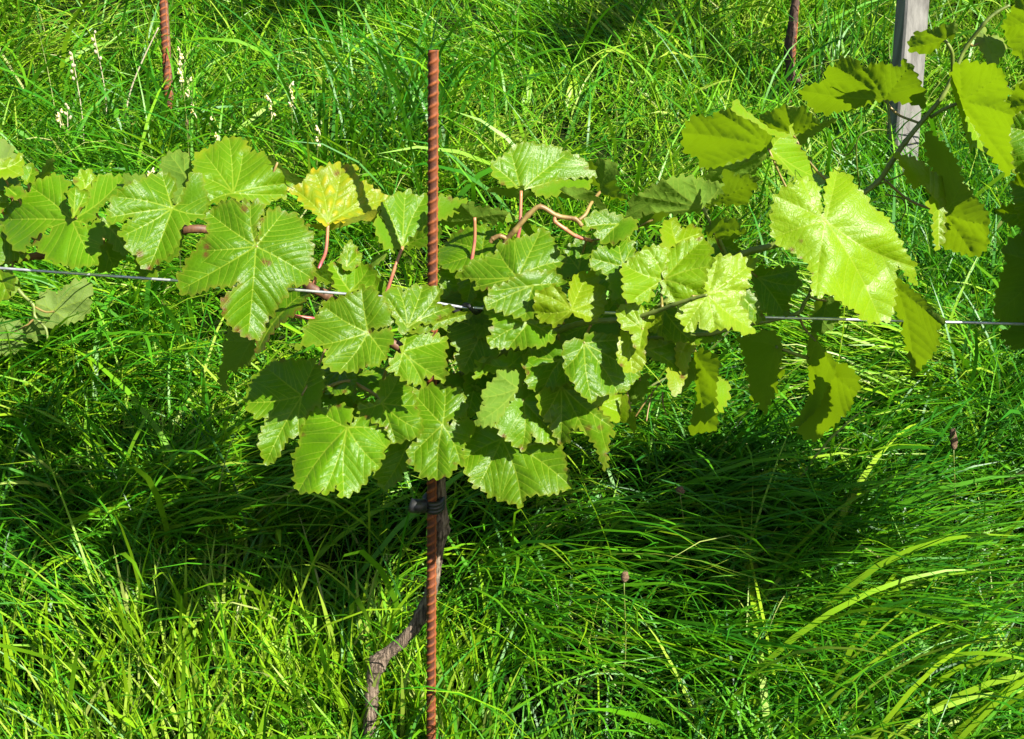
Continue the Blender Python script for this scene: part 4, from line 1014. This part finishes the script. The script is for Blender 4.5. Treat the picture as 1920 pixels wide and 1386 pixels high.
LV(P_([(338,428),(342,450),(335,475),(322,485),(305,488),(325,468)], (335,440), (), .02, s=(-.2,.3)), color='m')

# leaves deeper inside the canopy
for (x, y, off, k, tw) in ((905, 470, .05, 1.0, .2), (1010, 560, .03, .9, -.5), (1075, 640, .03, .9, .7), (950, 640, .03, .95, 2.0), (1130, 690, .02, .9, 1.2), (1215, 640, .02, .8, -.9), (1020, 760, .0, .85, .3),
                           (860, 640, .03, .9, -1.2), (700, 560, .04, .8, .5), (640, 690, .05, .9, 1.0), (700, 800, .03, .8, -.4), (1150, 520, .03, .8, .9), (1260, 600, .03, .85, .1), (1000, 470, .06, .8, -1.0), (905, 760, .02, .9, .6), (880, 560, .03, .9, .1)):
    src = ALL_LEAVES[MATURE_IDX[(x + y) % len(MATURE_IDX)]][0]
    o = src.copy(); col.objects.link(o); o.parent = VINE
    o.location = row(x, y, off) - Vector(VINE.location)
    o.rotation_euler = (math.sin(x) * .35 - .2, math.cos(x) * .35 + .1, tw)
    if abs(tw) > 0.05:
        q = Matrix.Rotation(tw, 3, Vector((0, -CP, SP)))
        o.rotation_euler = (q @ Matrix.Rotation(math.sin(x) * .35 - .2, 3, 'X')).to_euler()
    o.scale = (k * .8,) * 3
    c = COLS['m' if (x * 7 + y) % 3 else 'l']; o.color = (*c, 1)

# stalks for the leaves that show none: each blade hangs from the nearest shoot
def shoot_points():
    pts = []
    for o in VINE.children:
        if o.name.startswith(('cane', 'trunk')):
            pts += [VINE.location + o.location + o.data.vertices[i].co for i in range(0, len(o.data.vertices), 5)]
    return np.array([tuple(p) for p in pts])
SH = shoot_points()
for o, org, st in list(ALL_LEAVES):
    if st: continue
    d = SH - np.array(org)
    q = int(np.argmin((d ** 2).sum(1)))
    e = Vector(SH[q])
    ln = (e - org).length
    if ln < 0.006 or ln > 0.16: continue
    mid = org.lerp(e, 0.5) + Vector((0, 0.012, -0.10 * ln))
    tube('leaf_stalk', [org + Vector((0, .0015, 0)), mid, e], 0.0013, 0.0016, M_STALK, o, 6, 5)

# ------------------------------------------------------------------ other vines
def low_depth(x, y, h):
    g = gat(x, y)
    rx, ry = ray(x, y); a, b = CP + ry * SP, ry * CP - SP
    return (CAMH - h - BANK) / (SLOPE * a - b)
D1 = low_depth(90, 600, 0.16)
LOWV = empty('grapevine', gat(60, 640), 'low grape shoot in the shade at the left edge showing pale leaf undersides', 'grapevine')
leaf(LOWV, [dict(o=[(68,575),(80,550),(95,545),(110,555),(120,540),(138,530),(160,525),(175,540),(165,560),(170,580),(150,600),(125,605),(100,610),(85,620),(65,640),(50,625),(55,600)], J=(100,583), t=[(70,570),(140,535),(165,560),(60,632),(130,602)], D=D1, s=(.2,-.1))], under=True, color='p')
leaf(LOWV, [dict(o=[(-20,600),(10,600),(35,605),(48,610),(50,640),(40,655),(15,660),(-20,668)], J=(20,625), t=[(-10,605),(40,650),(0,660)], D=D1 + .01, s=(.2,-.1))], under=True, color='p')
dp = lambda x, y, o=-.015: at(x, y, D1 + o)
tube('cane', [dp(20, 520), dp(40, 550), dp(62, 572), dp(66, 595), dp(85, 615), dp(90, 640)], .003, .002, M_SHOOT, LOWV, 8, 6, .05, 2, .3)
tube('leaf_stalk', [dp(64, 575), dp(85, 585), dp(102, 584)], .0016, .0016, M_STALK, LOWV, 8, 5)
tube('leaf_stalk', [dp(66, 595), dp(50, 610), dp(20, 625)], .0016, .0016, M_STALK, LOWV, 8, 5)

EDGE = empty('grapevine', row(2000, 1400, .0), 'dark leafy vine just entering the picture at the right edge', 'grapevine')
EV = lambda *p, **k: leaf(EDGE, list(p), **k)
EV(P_([(1882,45),(1895,25),(1905,5),(1912,-20),(1990,-20),(1990,100),(1930,112),(1908,105),(1890,80)], (1960,40), [(1890,50),(1900,10),(1910,100)], -.03, s=(-1.1,-.6)), under=True, color='m')
EV(P_([(1882,205),(1895,180),(1910,160),(1935,150),(1980,160),(1990,205),(1940,220),(1900,212)], (1950,190), [(1888,203),(1912,165)], -.0, s=(-.9,-.6)), under=True, color='m')
EV(P_([(1892,235),(1905,215),(1935,208),(1990,230),(1990,300),(1930,318),(1903,325),(1900,300),(1893,265)], (1950,255), [(1897,240),(1905,320)], -.05, s=(-.4,.2)), color='m', edge=1.0)
EV(P_([(1897,345),(1912,325),(1940,318),(1990,340),(1985,430),(1935,445),(1918,440),(1910,400)], (1950,370), [(1902,345),(1920,435)], -.02, s=(-.8,-.2)), color='d')
EV(P_([(1880,470),(1900,445),(1940,438),(1990,470),(1985,590),(1940,606),(1905,605),(1880,604),(1865,590),(1870,550),(1878,520),(1890,490)], (1950,500), [(1885,475),(1870,585),(1930,600)], -.01, s=(-1.0,-.5)), under=True, color='m')
EV(P_([(1868,395),(1895,385),(1925,380),(1960,400),(1930,425),(1890,420)], (1940,400), [(1872,398)], .04, s=(-.6,-.4)), color='d')
tube('cane', [row(2000, 1500, .02), row(1995, 1000, .03), row(1985, 600, .03), row(1960, 400, .03), row(1965, 250, .02), row(1975, 100, .02), row(1980, -60, .02)], .006, .003, M_CANE, EDGE, 10, 8, .05, 5, .2)

# turned copies of mature leaves, added unseen to that vine to shade the grass
MATURE = [ALL_LEAVES[i][0] for i in MATURE_IDX]
def copies(vine, spots, seed):
    rr = random.Random(seed)
    for p in spots:
        src = rr.choice(MATURE)
        o = src.copy()
        col.objects.link(o)
        o.parent = vine
        o.location = Vector(p) - Vector(vine.location)
        o.rotation_euler = (rr.uniform(-.7, .5), rr.uniform(-.6, .6), rr.uniform(-1.2, 1.2))
        k = rr.uniform(0.8, 1.1)
        o.scale = (k, k, k)
        for ch in src.children:
            c = ch.copy(); col.objects.link(c); c.parent = o
rs = random.Random(31)
spots = []
def to_pixel(P):
    d = P.y * CP - (P.z - CAMH) * SP; u = P.y * SP + (P.z - CAMH) * CP
    return 960 + FPX * P.x / d, 693 - FPX * u / d
while len(spots) < 40:
    gx, gy = rs.gauss(0, 1), rs.gauss(0, 1)
    if gx * gx + gy * gy > 3: continue
    g = gat(1290 + 170 * gx, 995 + 44 * gy) + Vector((0, 0, .07))
    t = 0.55
    while t < 1.6:
        q = to_pixel(g + SUN * t)
        if q[0] > 2075: break
        t += 0.02
    if any(((row(*k_) - g) - SUN * (row(*k_) - g).dot(SUN)).length < .08 for k_ in ((1350, 260, .03), (1620, 160, .04), (1840, 220, 0), (1800, 300, 0), (1270, 690, -.03), (1330, 740, -.03), (1545, 700, -.02), (1720, 600, -.02), (1545, 790, -.02), (1430, 690, -.02), (1560, 480, -.05), (1820, 380, 0))): continue
    spots.append(g + SUN * (t + rs.uniform(0, .10)))
copies(EDGE, spots, 5)  # each leaf sits between its wanted ground shade and the sun
spots.sort(key=lambda p: p.x)
for k in (4, 14, 24, 34):  # added canes joining the unseen shading leaves to the vine
    e = spots[k]
    a_ = row(1995, 760, .03)
    tube('cane', [a_, a_.lerp(e, .4) + Vector((.03, 0, .06)), a_.lerp(e, .75) + Vector((.02, 0, .05)), e], .005, .003, M_CANE, EDGE, 8, 7, .05, k, .2)

# vine trunk in front of the back stake
BV = empty('grapevine', br_base, 'bare dark vine trunk tied along the back stake left of the grey post', 'grapevine')
Db = br_base.y * CP + (CAMH - br_base.z) * SP - 0.03
pp = [(1469, 235), (1470, 200), (1475, 165), (1482, 130), (1478, 100), (1483, 60), (1488, 30), (1492, 0), (1496, -60), (1500, -140), (1496, -220)]
path = catmull([at(x, y, Db) for x, y in pp], 6)
V, F = tube_data([p - path[0] for p in path], [0.0112 - 0.0035 * i / len(path) for i in range(len(path))], 12, 0.14, 9)
link_mesh('trunk', mesh_from('trunk', V, F, [M_DKBARK]), BV, path[0])
tube('cane', [at(1482, 160, Db), at(1492, 152, Db - .01), at(1499, 150, Db - .01), at(1501, 140, Db - .01)], .006, .004, M_DKBARK, BV, 8, 5, .1)
LB = empty('grapevine', bl_base, 'small young vine with one yellow leaf at the foot of the left back stake', 'grapevine')
Dl = bl_base.y * CP + (CAMH - bl_base.z) * SP - 0.03
leaf(LB, [dict(o=[(245,235),(262,228),(285,226),(300,232),(302,245),(310,260),(300,272),(280,275),(262,270),(265,252)], J=(275,245), t=[(250,236),(298,235),(305,262),(270,270)], D=Dl, s=(.2,.5), amp=3)], color='Y', yel=1.0)
tube('trunk', [bl_base, at(316, 270, Dl), at(290, 262, Dl + .005), at(275, 247, Dl + .006)], .004, .002, M_CANE, LB, 8, 6)

# unseen foliage added to the back row above the frame to shade the grass
def towards_sun(px, py, t):
    g = gat(px, py)
    return g + SUN * t
rs = random.Random(8)
def cluster(vine, px, py, w, h, n, t, seed):
    sp = [towards_sun(px + rs.uniform(-w, w), py + rs.uniform(-h, h), t + rs.uniform(-.05, .08)) for _ in range(n)]
    copies(vine, sp, seed)
    c = towards_sun(px, py, t)
    return c
c1 = cluster(BV, 1085, 85, 120, 26, 13, .62, 3)
c2 = cluster(LB, 500, 50, 130, 28, 13, .66, 4)
top = at(1497, -200, Db)
tube('cane', [top, top.lerp(c1, .5) + Vector((0, 0, .05)), c1 + Vector((.05, 0, .02)), c1 + Vector((-.15, 0, 0))], .006, .003, M_CANE, BV, 8, 8, .05, 3, .2)  # added cane out to the unseen shading leaves
tube('trunk', [bl_base + Vector((.0, .025, 0)), bl_base + bl_dir * .35 + Vector((.0, .022, 0)), bl_base + bl_dir * .66 + Vector((.0, .02, 0)), (bl_base + bl_dir * .70).lerp(c2, .5) + Vector((0, 0, .04)), c2], .006, .003, M_CANE, LB, 8, 8, .08, 6, .2)  # added stem behind the stake, reaching its unseen shading leaves

# ------------------------------------------------------------------ wild plants in the grass
def oriented(me_pts, M): return [M @ p for p in me_pts]
def flower_mesh():
    V, F, MI = [], [], []
    def lobe(c, rx, ry, rz, mi, tilt):
        b = len(V)
        for i in range(5):
            th = math.pi * i / 4
            for k in range(7):
                a = 2 * math.pi * k / 7
                p = Vector((rx * math.sin(th) * math.cos(a), ry * math.sin(th) * math.sin(a), rz * math.cos(th)))
                p.rotate(Matrix.Rotation(tilt, 3, 'Y'))
                V.append(c + p)
        for i in range(4):
            for k in range(7):
                q = b + i * 7 + k; r = b + i * 7 + (k + 1) % 7
                F.append((q, r, r + 7, q + 7)); MI.append(mi)
    lobe(Vector((.004, 0, .004)), .0022, .0020, .0058, 0, .5)      # upper lip
    lobe(Vector((.0055, .002, .0)), .0030, .0022, .0030, 0, .2)
    lobe(Vector((.0055, -.002, .0)), .0030, .0022, .0030, 0, .2)
    lobe(Vector((.0058, 0, .0012)), .0024, .0022, .0024, 1, .0)    # orange palate
    lobe(Vector((-.001, 0, -.005)), .0011, .0011, .0075, 0, .25)   # spur
    return mesh_from('flower', V, F, [M_PETAL, M_PALATE], True, MI)
FLOWER = flower_mesh()
def toadflax(px, py, h, nfl, label, seed, seedy=False, lean=(0, 0), grp='yellow toadflax plants'):
    rr = random.Random(seed)
    top = gat(px, py)                       # photo position of the flower head at height h
    rx, ry = ray(px, py); a, b = CP + ry * SP, ry * CP - SP
    D = (CAMH - h - BANK) / (SLOPE * a - b)
    tp = at(px, py, D)
    g = Vector((tp.x - lean[0], tp.y - lean[1], 0)); g.z = float(gz(g.x, g.y)) - .01
    root = empty('toadflax', g, label, 'wildflower', grp)
    path = catmull([g, g.lerp(tp, .5) + Vector((rr.uniform(-.012, .012), rr.uniform(-.01, .01), 0)), tp], 10)
    tube('stem', [g, g.lerp(tp, .5) + Vector((rr.uniform(-.012, .012), 0, 0)), tp], .0013, .0008, M_SHOOT if not seedy else M_STRAW, root, 6, 8)
    n = 46
    t = np.array([rr.uniform(.05, .80) for _ in range(n)])
    B = np.array([tuple(path[int(q * (len(path) - 1))] - g) for q in t])
    f = blades('foliage', B, np.array([rr.uniform(.022, .045) for _ in range(n)]), np.array([rr.uniform(0, 6.28) for _ in range(n)]),
               np.array([rr.uniform(.3, 1.1) for _ in range(n)]), np.array([rr.uniform(-.3, .5) for _ in range(n)]), np.array([rr.uniform(.0028, .0046) for _ in range(n)]),
               np.array([rr.uniform(.15, .5) for _ in range(n)]), np.array([rr.gauss(0, .6) for _ in range(n)]), seg=3, parent=root, loc=g)
    for i in range(nfl):
        q = path[int((0.80 + 0.2 * (i + 1) / nfl) * (len(path) - 1))]
        if seedy:
            me = SEEDPOD
        else: me = FLOWER
        o = link_mesh('seed_pod' if seedy else 'flower', me, root, q)
        k = rr.uniform(.7, 1.05)
        o.scale = (k, k, k)
        o.rotation_euler = (rr.uniform(-.3, .3), rr.uniform(-.2, .4), rr.uniform(-2.8, .4))
def pod_mesh():
    V, F = tube_data([Vector((0.003, 0, -.002)), Vector((.004, 0, .0)), Vector((.0045, 0, .003)), Vector((.0048, 0, .006))], [.0012, .0030, .0030, .0010], 8)
    return mesh_from('seed_pod', V, F, [M_STRAW])
SEEDPOD = pod_mesh()
spec = [(336, 92, .30, 9, 'toadflax with the tallest pale yellow flower spike, right of the left back stake', 0),
        (354, 150, .20, 3, 'toadflax carrying a few pale flowers beside the left back stake', 0),
        (361, 196, .16, 2, 'short toadflax with two orange-throated flowers right of the left back stake', 0),
        (545, 158, .26, 4, 'toadflax with an open flower cluster halfway between the left and middle stakes', 0),
        (506, 186, .20, 3, 'toadflax with small yellow blooms left of the open cluster between the stakes', 0),
        (598, 243, .20, 3, 'toadflax flowering just above the yellow vine leaf', 0),
        (393, 224, .12, 1, 'low toadflax with a single flower above the glossy left leaf', 0),
        (406, 254, .10, 2, 'low toadflax with a pair of flowers close to the glossy left leaf', 0),
        (283, 322, .14, 4, 'toadflax with white and yellow flowers tucked among the left vine leaves', 0),
        (112, 210, .18, 4, 'pale toadflax among the grass near the left edge', 0),
        (126, 196, .18, 4, 'toadflax gone to seed with straw-coloured pods near the left edge', 1),
        (135, 100, .24, 6, 'slender toadflax stalk with pods high in the grass at the upper left', 1),
        (176, 62, .24, 5, 'taller dry toadflax with pods at the upper left', 1)]
for i, (x, y, h, nf, lb, sd) in enumerate(spec):
    toadflax(x, y, h, nf, lb, i + 50, bool(sd))

M_PLANT = grass_material()
def broad(name, px, py, tips, label, w=.014, cat='plant', tint=.86):
    """a rosette of broad lance-shaped leaves: tips given as photo offsets"""
    g = gat(px, py)
    root = empty(name, g, label, cat, 'ribwort plantains in the grass')
    D = g.y * CP + (CAMH - g.z) * SP
    for (tx, ty, dd) in tips:
        tip = at(tx, ty, D + dd)
        ctrl = [g + Vector((0, 0, .0)), g.lerp(tip, .5) + Vector((0, -.01, .012)), tip]
        pth = catmull(ctrl, 8)
        n = len(pth); V, F = [], []
        view = (Vector((0, 0, CAMH)) - g).normalized()
        for i, p in enumerate(pth):
            t = i / (n - 1)
            tg = (pth[min(i + 1, n - 1)] - pth[max(i - 1, 0)]).normalized()
            sd = tg.cross(view + Vector((.25, 0, .5))).normalized()
            nn = sd.cross(tg)
            ww = w * .5 * (math.sin(math.pi * min(1, t ** .8 * .93 + .07)) ** .8 + .05)
            for k in range(7):
                u = k / 3 - 1
                V.append(p + sd * ww * u - nn * (ww * .35 * (1 - abs(u)) - .0010 * math.cos(u * 9)) - g)
        for i in range(n - 1):
            for k in range(6):
                a = i * 7 + k; F.append((a, a + 1, a + 8, a + 7))
        me = mesh_from('leaf', V, F, [M_PLANT])
        ta = me.attributes.new('tint', 'FLOAT', 'POINT'); ta.data.foreach_set('value', np.full(len(V), tint, np.float32))
        al = me.attributes.new('along', 'FLOAT', 'POINT'); al.data.foreach_set('value', np.full(len(V), .8, np.float32))
        link_mesh('leaf', me, root, g)
    return root
broad('ribwort_plantain', 945, 285, [(869, 191, .05), (985, 268, -.02), (925, 215, .1)], 'plantain with one long pale strap leaf leaning left behind the middle vine', .022)
broad('ribwort_plantain', 1062, 225, [(1086, 138, .05), (1052, 160, .1)], 'plantain with a pale upright blunt leaf right of the strap-leaved one', .020)
broad('ribwort_plantain', 985, 235, [(1000, 118, .05), (981, 165, .02)], 'plantain with a narrow upright leaf between the two pale broad ones', .013, tint=.7)
broad('ribwort_plantain', 1150, 1070, [(1040, 1010, .0), (1085, 1120, -.05), (1100, 950, .08), (1215, 985, .1), (1030, 1080, -.05)], 'plantain rosette in the deep shade under the vine', .022, tint=.4)
def seed_head(px, py, bx, by, h, L, r, label, bend=0.0):
    rx, ry = ray(px, py); a, b = CP + ry * SP, ry * CP - SP
    D = (CAMH - h - BANK) / (SLOPE * a - b)
    tp = at(px, py, D)
    g = gat(bx, by)
    g = Vector((at(bx, by, D).x, tp.y, 0)); g.z = float(gz(g.x, g.y)) - .01
    root = empty('plantain_flower', g, label, 'plant', 'plantain flower heads on bare stalks')
    tube('stem', [g, g.lerp(tp, .5) + Vector((.008, 0, 0)), tp], .0010, .0008, M_SHOOT, root, 6, 8)
    pth = catmull([tp, tp + Vector((bend * .4, 0, L * .5)), tp + Vector((bend, 0, L))], 6)
    V, F = tube_data([p - tp for p in pth], [r * (.5 + .7 * math.sin(math.pi * (.12 + .8 * i / (len(pth) - 1)))) for i in range(len(pth))], 10, .18, 3)
    link_mesh('seed_head', mesh_from('seed_head', V, F, [M_SEED]), root, tp)
seed_head(1788, 842, 1794, 930, .12, .030, .0042, 'plantain stalk with a dark curved seed head in the sunny swirl at the right', -.004)
seed_head(1275, 926, 1290, 1010, .10, .010, .0050, 'plantain stalk with a small round brown head in the shade', 0)
seed_head(1170, 1090, 1160, 1130, .08, .014, .0042, 'short plantain stalk with a ragged brown head at the edge of the shade', .002)
seed_head(350, 240, 352, 280, .12, .016, .003, 'plantain stalk with a brown head left of the glossy leaf', .002)
def dry_stalk():
    g = gat(228, 235)
    D = g.y * CP + (CAMH - g.z) * SP
    tube_ = tube('dry_stalk', [g, at(245, 170, D - .02), at(268, 112, D - .04), at(297, 52, D - .06)], .0022, .0013, M_STRAW, None, 6, 8)
    tag(tube_, 'bleached dry stalk leaning against the left back stake', 'stalk')
dry_stalk()
